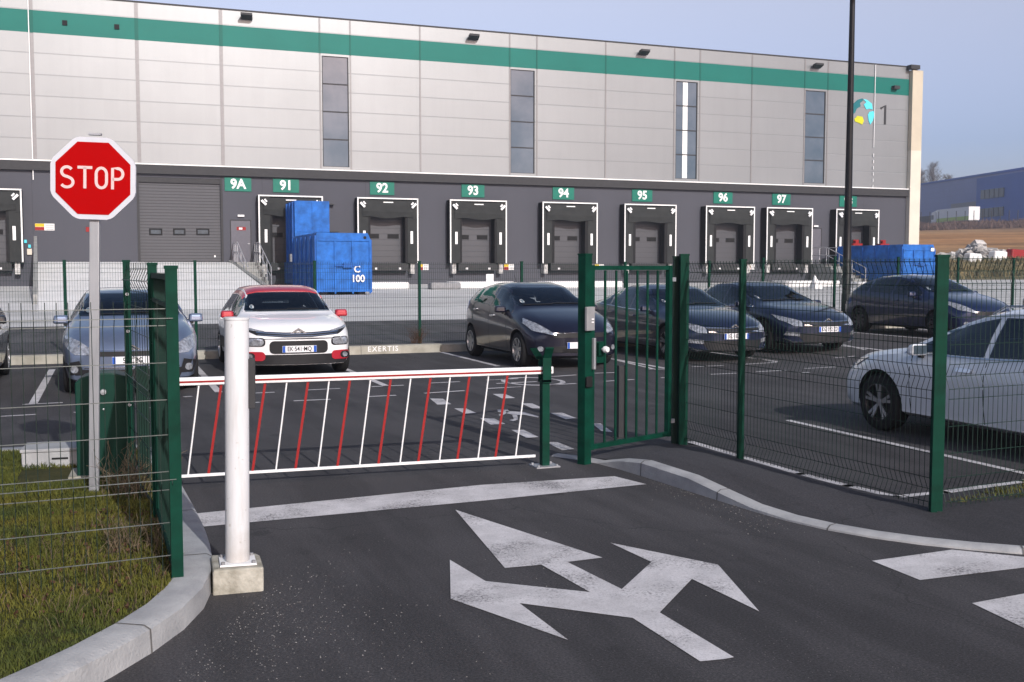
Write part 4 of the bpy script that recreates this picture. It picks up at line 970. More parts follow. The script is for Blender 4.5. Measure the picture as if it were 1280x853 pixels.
MB().box(-.86, -.75, -.05, -.002, 1.2, 4.35).box(.04, .07, -.03, -.002, 1.2, 4.3).box(-.75, .95, -.04, -.002, 2.75, 2.82).build('hopper_rib', M['blue'], S)
MB().box(-.95, -.852, .2, .35, 0, 4.3).box(-.95, -.852, 1.2, 1.35, 0, 4.3).box(-.95, -.852, 2.2, 2.35, 0, 4.3).build('side_rib', M['bluedark'], S)
MB().box(-1.0, 1.0, -.3, 2.7, .05, 1.19).build('press_body', M['bluedark'], S)
MB().box(-1.06, -.96, .3, .7, 1.2, 1.6).build('control_panel', M['grey'], S)
S2 = container('blue_container', 'closed blue container standing at the corner beside dock 98', 44.7, 47.1, 51.5, 57.6, .95, 3.30)
for dx in (-.9, 1.2):
    o = MB().box(-.35, .35, -.2, .2, 0, .12).box(-.12, .12, -.12, .12, .12, .32).box(-.2, .2, -.03, .03, .3, .36).build('red_fitting', M['redpaint']); o.location = (45.1+dx, 55.2, 3.31); tag(o, 'red lifting fitting on top of the far blue container, '+('left one' if dx < 0 else 'right one'), 'fitting', 'red fittings on the container')
MB().box(.85, 1.1, -.07, -.062, 1.95, 2.15).build('white_label', M['marker'], S2)
# ------------------------------------------------------------------ lamp post
lx, ly = 19.5, backfence_y(19.5)+.55
LP = thing('lamp_post', 'tall black lamp post rising behind the rear fence', 'lamp post', (lx, ly, .2))
MB().lathe([(.135, 0), (.135, .9), (.12, .92), (.105, 3), (.07, 9.5), (0, 9.5)], 20).build('mast', M['lamp'], LP, smooth=True)
MB().box(-.2, .2, -.2, .2, 0, .03).build('mast_base', M['lamp'], LP)
MB().box(-.15, .15, -1.1, .1, 9.5, 9.62).build('lantern', M['lamp'], LP)
# ------------------------------------------------------------------ far building, lorries, trees, rubble
FB = thing('blue_warehouse', 'distant blue metal warehouse with sloping roofline beyond the earth bank', 'building')
def at(px, py, depth):
    r = ray(px, py); t = depth/(r.dot(FV)); return Vector((r.x*t, r.y*t, CH+r.z*t))
A_ = at(1140, 283, 300); Bp = at(1290, 283, 245); tA = at(1140, 231, 300).z; tB = at(1290, 206, 245).z
dirv = (Bp-A_); dirv.z = 0; bk = Vector((-dirv.y, dirv.x, 0)).normalized()*-60
if bk.dot(Vector((1, 1, 0))) < 0: bk = -bk
E_ = Bp+dirv*1.0; tE = tB
zb = 10.2; q = [(A_, tA), (E_, tE)]
vs = []
for p in (A_, E_, E_+bk, A_+bk): vs.append((p.x, p.y, zb))
for p in (A_, E_, E_+bk, A_+bk): vs.append((p.x, p.y, 25.4))
MB().add(vs, [(0,3,2,1),(4,5,6,7),(0,1,5,4),(1,2,6,5),(2,3,7,6),(3,0,4,7)]).build('wall', M['farblue'], FB)
off = -bk.normalized()*1.0
def fquad(name, t0, t1, z0, z1, mt, o_=1.0, th=.6, par=FB):
    p = A_+dirv*t0+off*o_; q2 = A_+dirv*t1+off*o_; n2 = bk.normalized()*th
    return MB().add([(p.x,p.y,z0),(q2.x,q2.y,z0),(q2.x+n2.x,q2.y+n2.y,z0),(p.x+n2.x,p.y+n2.y,z0),(p.x,p.y,z1),(q2.x,q2.y,z1),(q2.x+n2.x,q2.y+n2.y,z1),(p.x+n2.x,p.y+n2.y,z1)], [(0,3,2,1),(4,5,6,7),(0,1,5,4),(1,2,6,5),(2,3,7,6),(3,0,4,7)]).build(name, mt, par)
fquad('roof_edge', 0, 2, 25.1, 25.6, M['farblue2'], .3)
fquad('dark_base', .02, .47, 10.2, 16.4, M['darktrim'], .4)
fquad('canopy', .46, .755, 16.9, 18.6, M['grey'], 3.0, 3)
an = fquad('annex', .76, 1.6, 10.2, 23.7, M['farblue2'], 6.0, 6.0)
for z in (14.2, 18.6):
    for k in range(5): fquad('annex_window', .80+k*.035, .829+k*.035, z, z+2.1, M['glassfar'], 6.25, .2, an)
# lorries
def lorry(px, depth, label, stripe, cab=True):
    p = at(px, 283, depth); T = thing('lorry', label, 'lorry', (p.x, p.y, hill(p.x, p.y)), math.atan2(dirv.y, dirv.x), 'lorries parked along the far blue warehouse')
    MB().box(0, 13.2, -1.25, 1.25, 1.1, 4.0).build('trailer', M['white'], T)
    MB().box(.1, 13.1, -1.28, -1.252, 1.15, 2.0).build('side_panel', M['lime'] if stripe else M['grey'], T)
    if cab:
        MB().add([(-2.6,-1.2,.6),(-.5,-1.2,.6),(-.5,1.2,.6),(-2.6,1.2,.6),(-2.35,-1.2,3.5),(-.5,-1.2,3.8),(-.5,1.2,3.8),(-2.35,1.2,3.5)], [(0,3,2,1),(4,5,6,7),(0,1,5,4),(1,2,6,5),(2,3,7,6),(3,0,4,7)]).build('cab', M['white'], T)
        parts('cab_window', M['glassfar'], T, [(-2.3, -1.4, -1.24, -1.202, 1.9, 2.9), (-2.66, -2.58, -1.0, 1.0, 1.9, 3.0)])
    b = MB()
    for x in (-1.9, 1.0, 9.5, 10.8, 12.0): b.lathe([(0, -.15), (.5, -.15), (.5, .15), (0, .15)], 12, (x, -1.1, .5), 'y')
    b.build('wheel', M['black'], T); MB().box(-2, 13, -1, 1, .7, 1.09).build('chassis', M['darktrim'], T)
lorry(1177, 240, 'white lorry with curved cab and lime stripe in front of the far blue warehouse', True)
lorry(1108, 262, 'white lorry trailer mostly hidden by the beige gable wall', False, False)
# bare trees behind
def tree(px, depth, hgt, label):
    p = at(px, 283, depth); T = thing('bare_tree', label, 'tree', (p.x, p.y, 11), 0, 'bare winter trees behind the far warehouse')
    MB().bar((0,0,0), (0,0,hgt*.6), .35, 8, .15).build('trunk', M['trunk'], T); b = MB()
    for _ in range(260):
        z = random.uniform(.3, .97)*hgt; a = random.uniform(0, 6.28); L = (1.05-z/hgt)*hgt*.34*random.uniform(.5, 1)+.6; p0 = Vector((0,0,z-.5)); p1 = p0+Vector((math.cos(a)*L, math.sin(a)*L, L*.9)); b.bar(p0, p1, .07, 3, .02)
        for __ in range(4):
            q = p0.lerp(p1, random.uniform(.4, 1)); b.bar(q, q+Vector((random.gauss(0, .6), random.gauss(0, .6), random.uniform(.3, 1.2))), .035, 3, .015)
    b.build('crown', M['trunk'], T)
tree(1149, 330, 21.5, 'bare winter tree close to the beige gable wall on the skyline')
tree(1165, 330, 24, 'tallest bare winter tree on the skyline above the blue warehouse')
tree(1183, 335, 20.5, 'small bare winter tree at the right of the three on the skyline')
# rubble, bank scrub, distant fence
b = MB()
for _ in range(420):
    px = random.choice((random.gauss(1225, 22), random.gauss(1262, 16), random.uniform(1170, 1300))); p = at(px, random.gauss(320, 3.0), random.uniform(98, 106)); s_ = random.uniform(.15, .75); zz = hill(p.x, p.y)
    R3 = Matrix.Rotation(random.uniform(0, 6), 3, 'Z') @ Matrix.Rotation(random.uniform(0, 1), 3, 'X'); V = [R3 @ Vector(v)*s_*random.uniform(.7, 1.2) for v in ((-1,-.6,-.4),(1,-.6,-.4),(1,.6,-.4),(-1,.6,-.4),(-.8,-.5,.5),(.8,-.5,.4),(.8,.5,.5),(-.8,.5,.4))]
    zz += max(0, .9-abs((px-1222)/34))*random.random()*1.3
    b.add([(p.x+v.x, p.y+v.y, zz+v.z) for v in V], [(0,3,2,1),(4,5,6,7),(0,1,5,4),(1,2,6,5),(2,3,7,6),(3,0,4,7)])
tag(b.build('rubble', M['rubble']), 'heap of grey and white rubble at the foot of the earth bank', 'rubble', kind='stuff')
for px, col, sz, lab in ((1248, 'marker', .9, 'white big bag beside the rubble heap'), (1270, 'redpaint', 1.0, 'red plastic barrier beside the rubble heap'), (1216, 'marker', .8, 'white slab leaning in the rubble heap')):
    p = at(px, 318, 96); zz = hill(p.x, p.y); o = MB().add([(-sz,-.5,0),(sz,-.5,0),(sz,.5,0),(-sz,.5,0),(-sz*.8,-.4,sz*1.2),(sz*.85,-.4,sz*1.1),(sz*.8,.4,sz*1.15),(-sz*.8,.4,sz*1.2)], [(0,3,2,1),(4,5,6,7),(0,1,5,4),(1,2,6,5),(2,3,7,6),(3,0,4,7)]).build({'redpaint': 'plastic_barrier'}.get(col, 'big_bag' if px == 1248 else 'concrete_slab'), M[col], bevel=.12); o.location = (p.x, p.y, zz); tag(o, lab, 'site item')
def scrub(name, n, px0, px1, d0, d1, h0, h1, m, label):
    vs = []; fs = []
    for _ in range(n):
        p = at(random.uniform(px0, px1), 300, random.uniform(d0, d1)); z = hill(p.x, p.y); h = random.uniform(h0, h1)*(.6+.6*abs(math.sin(p.x*.4)*math.cos(p.y*.31))); a = random.uniform(0, 6.28); o = len(vs); lx_, ly_ = random.gauss(0, .3)*h, random.gauss(0, .3)*h; wd_ = .05+.05*h
        vs += [(p.x-math.cos(a)*wd_, p.y-math.sin(a)*wd_, z), (p.x+math.cos(a)*wd_, p.y+math.sin(a)*wd_, z), (p.x+lx_, p.y+ly_, z+h)]; fs.append((o, o+1, o+2))
    me = bpy.data.meshes.new(name); me.from_pydata(vs, [], fs); me.materials.append(m); o = bpy.data.objects.new(name, me); C.objects.link(o); tag(o, label, 'scrub', kind='stuff')
M['scrub'] = mat('scrub', (.10, .10, .055), .95, scale=.4, col2=(.30, .24, .13))
M['scrub2'] = mat('scrub_dark', (.085, .060, .060), .95, scale=.4, col2=(.16, .11, .09))
scrub('dry_scrub', 5200, 1140, 1300, 84, 99, .25, .8, M['scrub'], 'yellow brown dry scrub between the yard and the rubble')
scrub('hedge', 9000, 1140, 1300, 186, 210, .3, 1.1, M['scrub2'], 'low dark purple brown hedge along the top of the bank')
FF = thing('far_fence', 'thin dark fence along the top of the earth bank before the lorries', 'fence')
b = MB()
for k in range(16):
    p = at(1140+k*11, 283, 212); b.bar((p.x, p.y, hill(p.x, p.y)), (p.x, p.y, hill(p.x, p.y)+2.6), .07, 4)
b.build('post', M['darktrim'], FF)
# ------------------------------------------------------------------ cars
def interp(K, y):
    """monotone cubic through key points"""
    n_ = len(K)
    if y <= K[0][0]: return K[0][1]
    if y >= K[-1][0]: return K[-1][1]
    i = max(j for j in range(n_) if K[j][0] <= y); i = min(i, n_-2)
    def sl_(j):
        if j <= 0 or j >= n_-1: return 0 if n_ < 2 else ((K[1][1]-K[0][1])/(K[1][0]-K[0][0]) if j <= 0 else (K[-1][1]-K[-2][1])/(K[-1][0]-K[-2][0]))
        a = (K[j][1]-K[j-1][1])/(K[j][0]-K[j-1][0]); c = (K[j+1][1]-K[j][1])/(K[j+1][0]-K[j][0])
        return 0 if a*c <= 0 else 2*a*c/(a+c)
    h = K[i+1][0]-K[i][0]; t = (y-K[i][0])/h; m0, m1 = sl_(i)*h, sl_(i+1)*h
    return (2*t**3-3*t**2+1)*K[i][1]+(t**3-2*t**2+t)*m0+(-2*t**3+3*t**2)*K[i+1][1]+(t**3-t**2)*m1
DG = None
def side_polys(sp, shrink=0.0):
    L = sp['L']; top, belt = sp['top'], sp['belt']; out = []
    lo = lambda y: interp(belt, y)+.035+shrink
    hi = lambda y: interp(top, y)-.097-shrink
    segs = [sp['sw'][0]]+list(sp['pillars'])+[sp['sw'][1]]
    for a, c in zip(segs, segs[1:]):
        yy = [a+.035+shrink+(c-a-.07-2*shrink)*i/12 for i in range(13)]; yy = [y for y in yy if hi(y)-lo(y) > .02]
        if len(yy) >= 3: out.append([(y-L/2, lo(y)) for y in yy]+[(y-L/2, hi(y)) for y in yy[::-1]])
    return out
def make_body(sp):
    L, W_, H_ = sp['L'], sp['W'], sp['H']; top, belt = sp['top'], sp['belt']; bow, bowr = sp.get('bow', .26), sp.get('bowr', .2)
    ys = [0, .02, .06, .12]+[.2+(L-.4)*i/46 for i in range(47)]+[L-.12, L-.06, L-.02, L]
    hw = W_/2; zb0 = sp.get('zb', .20)
    zn0, zn1 = sp.get('nose', (.24, .60)); zr0, zr1 = sp.get('tail', (.34, .75))
    rows = []
    for y in ys:
        zt_ = interp(top, y); zbt = min(interp(belt, y), zt_-.03); cab = max(0, min(1, (zt_-zbt-.08)/.30))
        ef = max(0, min(1, y/.16)); er = max(0, min(1, (L-y)/.16)); e = math.sqrt(1-(1-ef)**2)*math.sqrt(1-(1-er)**2)
        zb_ = zb0; 
        if y < .16: zb_ = zn0+(zb0-zn0)*math.sqrt(1-(1-ef)**2)
        if L-y < .16: zb_ = zr0+(zb0-zr0)*math.sqrt(1-(1-er)**2)
        pl = 1-.10*(max(0, (.9-y)/.9))**2.2-.09*(max(0, (y-L+.9)/.9))**2.2
        m_ = hw*pl*(.93+.07*e)
        belt_w = m_*sp.get('bw', .945); rail_w = hw*pl*((.80-.10*cab) if True else 0)
        rail_w = hw*pl*(.82*(1-cab)+sp.get('rw', .665)*cab)
        zrail = zt_-(.018*(1-cab)+.055*cab)
        if zbt > zrail-.008: zbt = zrail-.008
        zmid = zb_+(zbt-zb_)*.62
        R_ = [(m_*.86, zb_), (m_*.955, zb_+.05*e), (m_*.985, zb_+(zbt-zb_)*.33), (m_, zmid), (m_*.992, zb_+(zbt-zb_)*.83), (belt_w, zbt), (rail_w+(belt_w-rail_w)*.5-.0*cab+.012*cab, zbt+(zrail-zbt)*.5+.01*cab), (rail_w, zrail), (rail_w*.72, zt_-.010), (rail_w*.36, zt_-.002), (0, zt_)]
        ring = [(0, zb_)]+R_+[(-x, z) for x, z in R_[-2::-1]]
        def yb(x, z):
            s_ = min(1, abs(x)/hw); o = 0
            if y < L*.5: o += bow*s_**2.6*(1-min(1, y/(L*.30)))
            else: o -= bowr*s_**2.6*(1-min(1, (L-y)/(L*.28)))
            return o
        rows.append([(x, y-L/2+yb(x, z), z) for x, z in ring])
    k = len(rows[0]); vs = [v for r in rows for v in r]
    fs = [(i*k+j, i*k+(j+1) % k, (i+1)*k+(j+1) % k, (i+1)*k+j) for i in range(len(rows)-1) for j in range(k)]
    # end caps as grids between matching left and right points
    for ri, y_, bw_, sg in ((0, 0, bow, 1), (len(rows)-1, L, bowr, -1)):
        r = rows[ri]; NC = 9; prev = None; R_ = r[1:8]
        gridr = []
        for j, (x, yy, z) in enumerate(R_):
            line = [ri*k+1+j]
            for c_ in range(1, NC):
                xx = x*(1-2*c_/NC); line.append(len(vs)); o = bw_*(abs(xx)/hw)**2.6*sg; vs.append((xx, y_-L/2+o-(.0), z))
            line.append(ri*k+(k-1-j)); gridr.append(line)
        for a, c in zip(gridr, gridr[1:]):
            for q in range(NC): fs.append((a[q], a[q+1], c[q+1], c[q]) if ri == 0 else (a[q], c[q], c[q+1], a[q+1]))
        topl = [ri*k+j for j in range(8, k-7)]            # points above row 7
        fs.append(tuple(gridr[-1][::-1]+[ri*k+j for j in range(8, k-7)][:0]+topl) if True else ())
        fs.append(tuple([ri*k]+gridr[0]))
    me = bpy.data.meshes.new('body'); me.from_pydata(vs, [], fs); me.materials.append(sp['paint']); me.materials.append(M['plastic'])
    bm = bmesh.new(); bm.from_mesh(me); bmesh.ops.recalc_face_normals(bm, faces=bm.faces); bm.to_mesh(me); bm.free()
    ob = bpy.data.objects.new('body', me); C.objects.link(ob)
    # wheel wells
    cb = MB(); r = sp['wr']*1.12
    for yw in (sp['fa'], sp['ra']):
        for s_ in (-1, 1):
            x0, x1 = (hw*.62, hw*1.25)
            pr = [(0, x0), (r, x0), (r, x1), (0, x1)]; n_ = 28; o = len(cb.v)
            vv = []
            for i in range(n_): t = 2*PI*i/n_; vv.append((s_*x0, yw-L/2+r*math.cos(t), sp['wr']+.015+r*math.sin(t)))
            for i in range(n_): t = 2*PI*i/n_; vv.append((s_*x1, yw-L/2+r*math.cos(t), sp['wr']+.015+r*math.sin(t)))
            cb.add(vv, [tuple(range(n_)), tuple(range(2*n_-1, n_-1, -1))]+[(i, n_+i, n_+(i+1) % n_, (i+1) % n_) for i in range(n_)])
    cu = cb.build('cutter', M['plastic']); md = ob.modifiers.new('b', 'BOOLEAN'); md.operation = 'DIFFERENCE'; md.object = cu; md.solver = 'EXACT'; md.material_mode = 'TRANSFER'
    cutters = [cu]
    yc, yr, yre, yd = sp['cowl'], sp['rf'], sp['re'], sp['tailglass']; cv = []; rws = 0
    for y in frange(yc+.12, yd-.10, 20):
        zt_ = interp(top, y); zbt = min(interp(belt, y), zt_-.03); cab = max(0, min(1, (zt_-zbt-.08)/.30)); rw_ = hw*(.82*(1-cab)+sp.get('rw', .665)*cab)-.045; zr2 = zt_-(.018*(1-cab)+.055*cab)-.045; bw2 = hw*.945-.07
        zr2 = max(zr2, .62); zm2 = min(zbt, zr2-.02)
        half = [(hw*.80, .42), (bw2, .55), (bw2, zm2), (rw_, zr2), (rw_*.6, zr2+.035)]
        sec = half+[(-x, z) for x, z in half[::-1]]; cv += [(x, y-L/2, z) for x, z in sec]; rws += 1
    kk = 10; cf = [(i*kk+j, i*kk+(j+1) % kk, (i+1)*kk+(j+1) % kk, (i+1)*kk+j) for i in range(rws-1) for j in range(kk)]+[tuple(range(kk-1, -1, -1)), tuple((rws-1)*kk+j for j in range(kk))]
    cutters.append(MB().add(cv, cf).build('cutter', M['cabin']))
    def prism_cut(pts, axis, a, c):
        n_ = len(pts); f = (lambda u, z, q: (q, u, z)) if axis == 'x' else (lambda u, z, q: (u, q, z))
        v = [f(u, z, a) for u, z in pts]+[f(u, z, c) for u, z in pts]
        cutters.append(MB().add(v, [tuple(range(n_-1, -1, -1)), tuple(range(n_, 2*n_))]+[(i, (i+1) % n_, n_+(i+1) % n_, n_+i) for i in range(n_)]).build('cutter', M['plastic']))
    for pts in side_polys(sp, .014): prism_cut(pts, 'x', -1.4, 1.4)
    zc_, zr_ = interp(top, yc), interp(top, yr); wt, wb = hw*sp.get('rw', .665)*.93-.02, hw*.80-.03
    prism_cut([(-wb, zc_+.05), (wb, zc_+.05), (wt+(wb-wt)*.5+.01, (zc_+zr_)/2+.02), (wt, zr_-.05), (-wt, zr_-.05), (-wt-(wb-wt)*.5-.01, (zc_+zr_)/2+.02)], 'y', -L/2-.5, yr+.35-L/2)
    zb2, zd2 = interp(top, yre), interp(top, yd)
    prism_cut([(-wt, zb2-.06), (wt, zb2-.06), (hw*.71, zd2+.07), (-hw*.71, zd2+.07)], 'y', yre-.35-L/2, L/2+.5)
    for c_ in cutters[1:]:
        m2 = ob.modifiers.new('b', 'BOOLEAN'); m2.operation = 'DIFFERENCE'; m2.object = c_; m2.solver = 'EXACT'; m2.material_mode = 'TRANSFER'
    bpy.context.view_layer.update(); dg = bpy.context.evaluated_depsgraph_get()
    full = BVHTree.FromPolygons([Vector(v) for v in vs], [f for f in fs if len(f) > 2])
    me2 = bpy.data.meshes.new_from_object(ob.evaluated_get(dg))
    for tr in range(8):                              # the exact solver sometimes trips on near-coincident faces: nudge the rear cutter
        bt = bmesh.new(); bt.from_mesh(me2); vol = bt.calc_volume(); bt.free()
        if vol > 1.5: break
        for v in cutters[-1].data.vertices: v.co.x *= .985; v.co.z += .004*(1 if tr % 2 else -1)*(tr+1); v.co.y += .013
        cutters[-1].data.update(); bpy.context.view_layer.update(); dg = bpy.context.evaluated_depsgraph_get(); me2 = bpy.data.meshes.new_from_object(ob.evaluated_get(dg))
    if vol <= 1.5:
        ob.modifiers.remove(ob.modifiers[-1]); bpy.context.view_layer.update(); dg = bpy.context.evaluated_depsgraph_get(); me2 = bpy.data.meshes.new_from_object(ob.evaluated_get(dg))
    bpy.data.objects.remove(ob); [bpy.data.objects.remove(c_) for c_ in cutters]
    me2.name = 'body'
    for p in me2.polygons: p.use_smooth = True
    me2.set_sharp_from_angle(angle=math.radians(38))
    o = bpy.data.objects.new('body', me2); C.objects.link(o)
    return o, full
def conform(bvh, poly, axis, name, m, parent, off=.006, cell=.05, depth=.02, smooth=True):
    """poly in (u,z); axis 'f' front, 'b' back, 'l' -x side, 'r' +x side"""
    bm = bmesh.new(); vs = [bm.verts.new((u, 0, z)) for u, z in poly]; bm.faces.new(vs)
    us = [p[0] for p in poly]; zs = [p[1] for p in poly]
    for k in range(1, int((max(us)-min(us))/cell)+1):
        bmesh.ops.bisect_plane(bm, geom=bm.verts[:]+bm.edges[:]+bm.faces[:], plane_co=(min(us)+k*cell, 0, 0), plane_no=(1, 0, 0))
    for k in range(1, int((max(zs)-min(zs))/cell)+1):
        bmesh.ops.bisect_plane(bm, geom=bm.verts[:]+bm.edges[:]+bm.faces[:], plane_co=(0, 0, min(zs)+k*cell), plane_no=(0, 0, 1))
    bmesh.ops.triangulate(bm, faces=bm.faces[:])
    D = {'f': Vector((0,1,0)), 'b': Vector((0,-1,0)), 'l': Vector((1,0,0)), 'r': Vector((-1,0,0)), 't': Vector((0,0,-1))}[axis]
    bad = []
    for v in bm.verts:
        P = Vector((v.co.x, 0, v.co.z)) if axis in 'fb' else Vector((v.co.x, v.co.z, 0)) if axis == 't' else Vector((0, v.co.x, v.co.z))
        hit = bvh.ray_cast(P-D*6, D)
        if hit[0] is None: bad.append(v); continue
        nn = hit[1]; nn = nn if nn.dot(D) < 0 else -nn
        v.co = hit[0]-D*off if ('window' in name or name == 'windscreen') else hit[0]+nn*off
    if bad: bmesh.ops.delete(bm, geom=bad, context='VERTS')
    if not bm.faces: bm.free(); return None
    bm.normal_update()
    for f_ in bm.faces:
        if f_.normal.dot(D) > 0: f_.normal_flip()
    be = [e for e in bm.edges if e.is_boundary]
    ex = bmesh.ops.extrude_edge_only(bm, edges=be); nv = [x for x in ex['geom'] if isinstance(x, bmesh.types.BMVert)]
    for v in nv: v.co += D*depth
    me = bpy.data.meshes.new(name); bm.to_mesh(me); bm.free(); me.materials.append(m)
    for p in me.polygons: p.use_smooth = smooth
    me.set_sharp_from_angle(angle=math.radians(35))
    o = bpy.data.objects.new(name, me); C.objects.link(o); o.parent = parent; return o
def ell(cx, cz, rx, rz, n_=16): return [(cx+rx*math.cos(2*PI*i/n_), cz+rz*math.sin(2*PI*i/n_)) for i in range(n_)]
def rrect(x0, x1, z0, z1, r, k=4):
    P = []
    for cx, cz, a0 in ((x1-r, z0+r, -90), (x1-r, z1-r, 0), (x0+r, z1-r, 90), (x0+r, z0+r, 180)):
        P += [(cx+r*math.cos(math.radians(a0+i*90/k)), cz+r*math.sin(math.radians(a0+i*90/k))) for i in range(k+1)]
    return P
def wheel(parent, x, y, r, s_, rimm, spokes=5, split=False):
    wd_ = .20; t = MB(); prof = [(r*.66, -wd_/2), (r*.90, -wd_/2), (r*.975, -wd_/2+.02), (r, -wd_/2+.05), (r, wd_/2-.05), (r*.975, wd_/2-.02), (r*.90, wd_/2), (r*.66, wd_/2)]
    t.lathe(prof, 32, (0,0,0), 'x'); o = t.build('wheel', M['tyre'], parent, smooth=True); o.location = (x, y, r)
    q = MB(); f = s_*wd_/2
    q.lathe([(r*.67, f*.2), (r*.67, f*1.0), (r*.63, f*1.02), (r*.60, f*.7), (r*.58, f*.25), (0, f*.2)], 32, (0,0,0), 'x')
    rim = q.build('rim', rimm if not split else M['rimdark'], o, smooth=True)
    sp_ = MB()
    for i in range(spokes):
        a = 2*PI*i/spokes+.3
        for da in ((-.16, .16) if split else (0,)):
            c_, s2 = math.cos(a), math.sin(a); c3, s3 = math.cos(a+da), math.sin(a+da)
            sp_.flat((f*.72, c_*r*.1, s2*r*.1), (f*.90, c3*r*.63, s3*r*.63), r*(.10 if split else .20), .02, up=(1,0,0))
    sp_.lathe([(0, f*.86), (r*.13, f*.84), (r*.16, f*.6)], 14, (0,0,0), 'x')
    sp_.build('spokes', M['rim'] if split else rimm, rim); return o
def car(name, label, sp, loc, rz=0, group='cars parked in the bays', sc_c=1.06):
    T = thing(name, label, 'car', loc, rz, group); T.scale = sc_c if isinstance(sc_c, tuple) else (sc_c, sc_c, sc_c*.97); L, W_, H_ = sp['L'], sp['W'], sp['H']; hw = W_/2
    body, bv = make_body(sp); body.parent = T
    top, belt = sp['top'], sp['belt']; Y = lambda y: y-L/2
    yc, yr = sp['cowl'], sp['rf']; yb_, yd = sp['re'], sp['tailglass']
    zc_, zr_ = interp(top, yc), interp(top, yr)
    # windscreen
    wt, wb = hw*sp.get('rw', .665)*.93, hw*.80
    conform(bv, [(-wb, zc_+.03), (wb, zc_+.03), (wt+(wb-wt)*.5+.015, (zc_+zr_)/2+.02), (wt, zr_-.035), (-wt, zr_-.035), (-wt-(wb-wt)*.5-.015, (zc_+zr_)/2+.02)], 'f', 'windscreen', M['glass'], T, .007, .05, .010)
    zb_, zd = interp(top, yb_), interp(top, yd)
    conform(bv, [(-wt, zb_-.04), (wt, zb_-.04), (hw*.74, zd+.04), (-hw*.74, zd+.04)], 'b', 'rear_window', M['glass'], T, .009, .05, .012)
    # side windows
    y0, y1 = sp['sw']; N_ = 40; splits = sp['pillars']
    def lo(y): return interp(belt, y)+.035
    def hi(y):
        zt_ = interp(top, y); return zt_-.055-.042
    segs = [y0]+list(splits)+[y1]
    for ax, sg in (('l', -1), ('r', 1)):
        for pts in side_polys(sp): conform(bv, pts, ax, 'side_window', sp.get('sglass', M['glass']), T, .003, .045, .006)
        # door gaps and sill as thin lines
        for yv in sp['doors']:
            zt_ = interp(belt, yv); conform(bv, [(Y(yv)-.005, .28), (Y(yv)+.005, .28), (Y(yv)+.005, zt_-.01), (Y(yv)-.005, zt_-.01)], ax, 'door_gap', M['plastic'], T, .0015, .1, .004)
        for yv in sp['handles']:
            zh = interp(belt, yv)-.11; hn = conform(bv, rrect(Y(yv)-.10, Y(yv)+.10, zh-.017, zh+.017, .012), ax, 'door_handle', sp.get('hm', sp['paint']), T, .028, .06, .03)
        # lower cladding
        conform(bv, [(Y(sp['fa']+sp['wr']*1.2), .20), (Y(sp['ra']-sp['wr']*1.2), .20), (Y(sp['ra']-sp['wr']*1.2), .29), (Y(sp['fa']+sp['wr']*1.2), .29)], ax, 'sill', sp.get('sill', M['plastic']), T, .006, .2, .02)
        # mirror
        xm = sg*(hw*.955+.07); zm = interp(belt, yc+.35)+.07; ym = Y(yc+.38)
        mb = MB(); mb.add([(-.10,-.05,-.06),(.10,-.05,-.06),(.11,.05,-.065),(-.11,.05,-.065),(-.085,-.045,.05),(.085,-.045,.05),(.105,.05,.07),(-.105,.05,.07)], [(0,3,2,1),(4,5,6,7),(0,1,5,4),(1,2,6,5),(2,3,7,6),(3,0,4,7)])
        mo = mb.build('mirror', sp.get('mirror', sp['paint']), T, bevel=.03); mo.location = (xm, ym, zm)
        MB().box(-.085, .085, .052, .056, -.045, .05).build('mirror_glass', M['glassfar'], mo)
        MB().box(-.06, .06, -.02, .03, -.09, -.04).build('mirror_foot', M['plastic'], T).location = (sg*(hw*.93), ym, zm)
    for yw in ('fa', 'ra'):
        for s_ in (-1, 1): wheel(T, s_*(hw-.115), Y(sp[yw]), sp['wr'], s_, sp.get('rim', M['rim']), sp.get('spokes', 5), sp.get('split', False))
    MB().box(-hw*.6, hw*.6, -L/2+.5, L/2-.5, .17, .24).build('underbody', M['plastic'], T)
    for it in sp['front']:
        nm, P, mt = it[:3]; off = it[3] if len(it) > 3 else .006; mir = it[4] if len(it) > 4 else False
        conform(bv, P, 'f', nm, M[mt] if isinstance(mt, str) else mt, T, off, .07, .03 if len(it) <= 5 else it[5])
        if mir: conform(bv, [(-x, z) for x, z in P][::-1], 'f', nm, M[mt] if isinstance(mt, str) else mt, T, off, .07, .03)
    if sp.get('plate'):
        txt, zp = sp['plate']; h = bv.ray_cast(Vector((0, -6, zp)), Vector((0, 1, 0)))[0]; yp = (h.y if h else -L/2)-.022
        pl = MB().box(-.26, .26, yp, yp+.01, zp-.055, zp+.055).build('number_plate', M['plate'], T, bevel=.003)
        MB().box(-.257, -.215, yp-.002, yp-.0005, zp-.052, zp+.052).build('plate_band', M['plateblue'], pl); MB().box(.215, .257, yp-.002, yp-.0005, zp-.052, zp+.052).build('plate_band', M['plateblue'], pl)
        if txt: text_mesh('plate_lettering', txt, .105, M['black'], pl, Vector((0, yp-.003, zp)), FACE, .0006, .001, .74)
        MB().box(-.2, .2, yp+.01, yp+.12, zp-.04, zp+.04).build('plate_mount', M['plastic'], pl)
    if sp.get('chev'):
        zch = sp['chev']; h = bv.ray_cast(Vector((0, -6, zch)), Vector((0, 1, 0)))[0]; ych = (h.y if h else -L/2)-.03
        sc_ = sp.get('chs', 1); c1 = strokes([[(-.085*sc_, -.03*sc_), (0, .028*sc_), (.085*sc_, -.03*sc_)], [(-.085*sc_, -.075*sc_), (0, -.017*sc_), (.085*sc_, -.075*sc_)]], .024*sc_, ych, ych+.03, zch)
        c1.build('chevron_emblem', M['chrome'], T)
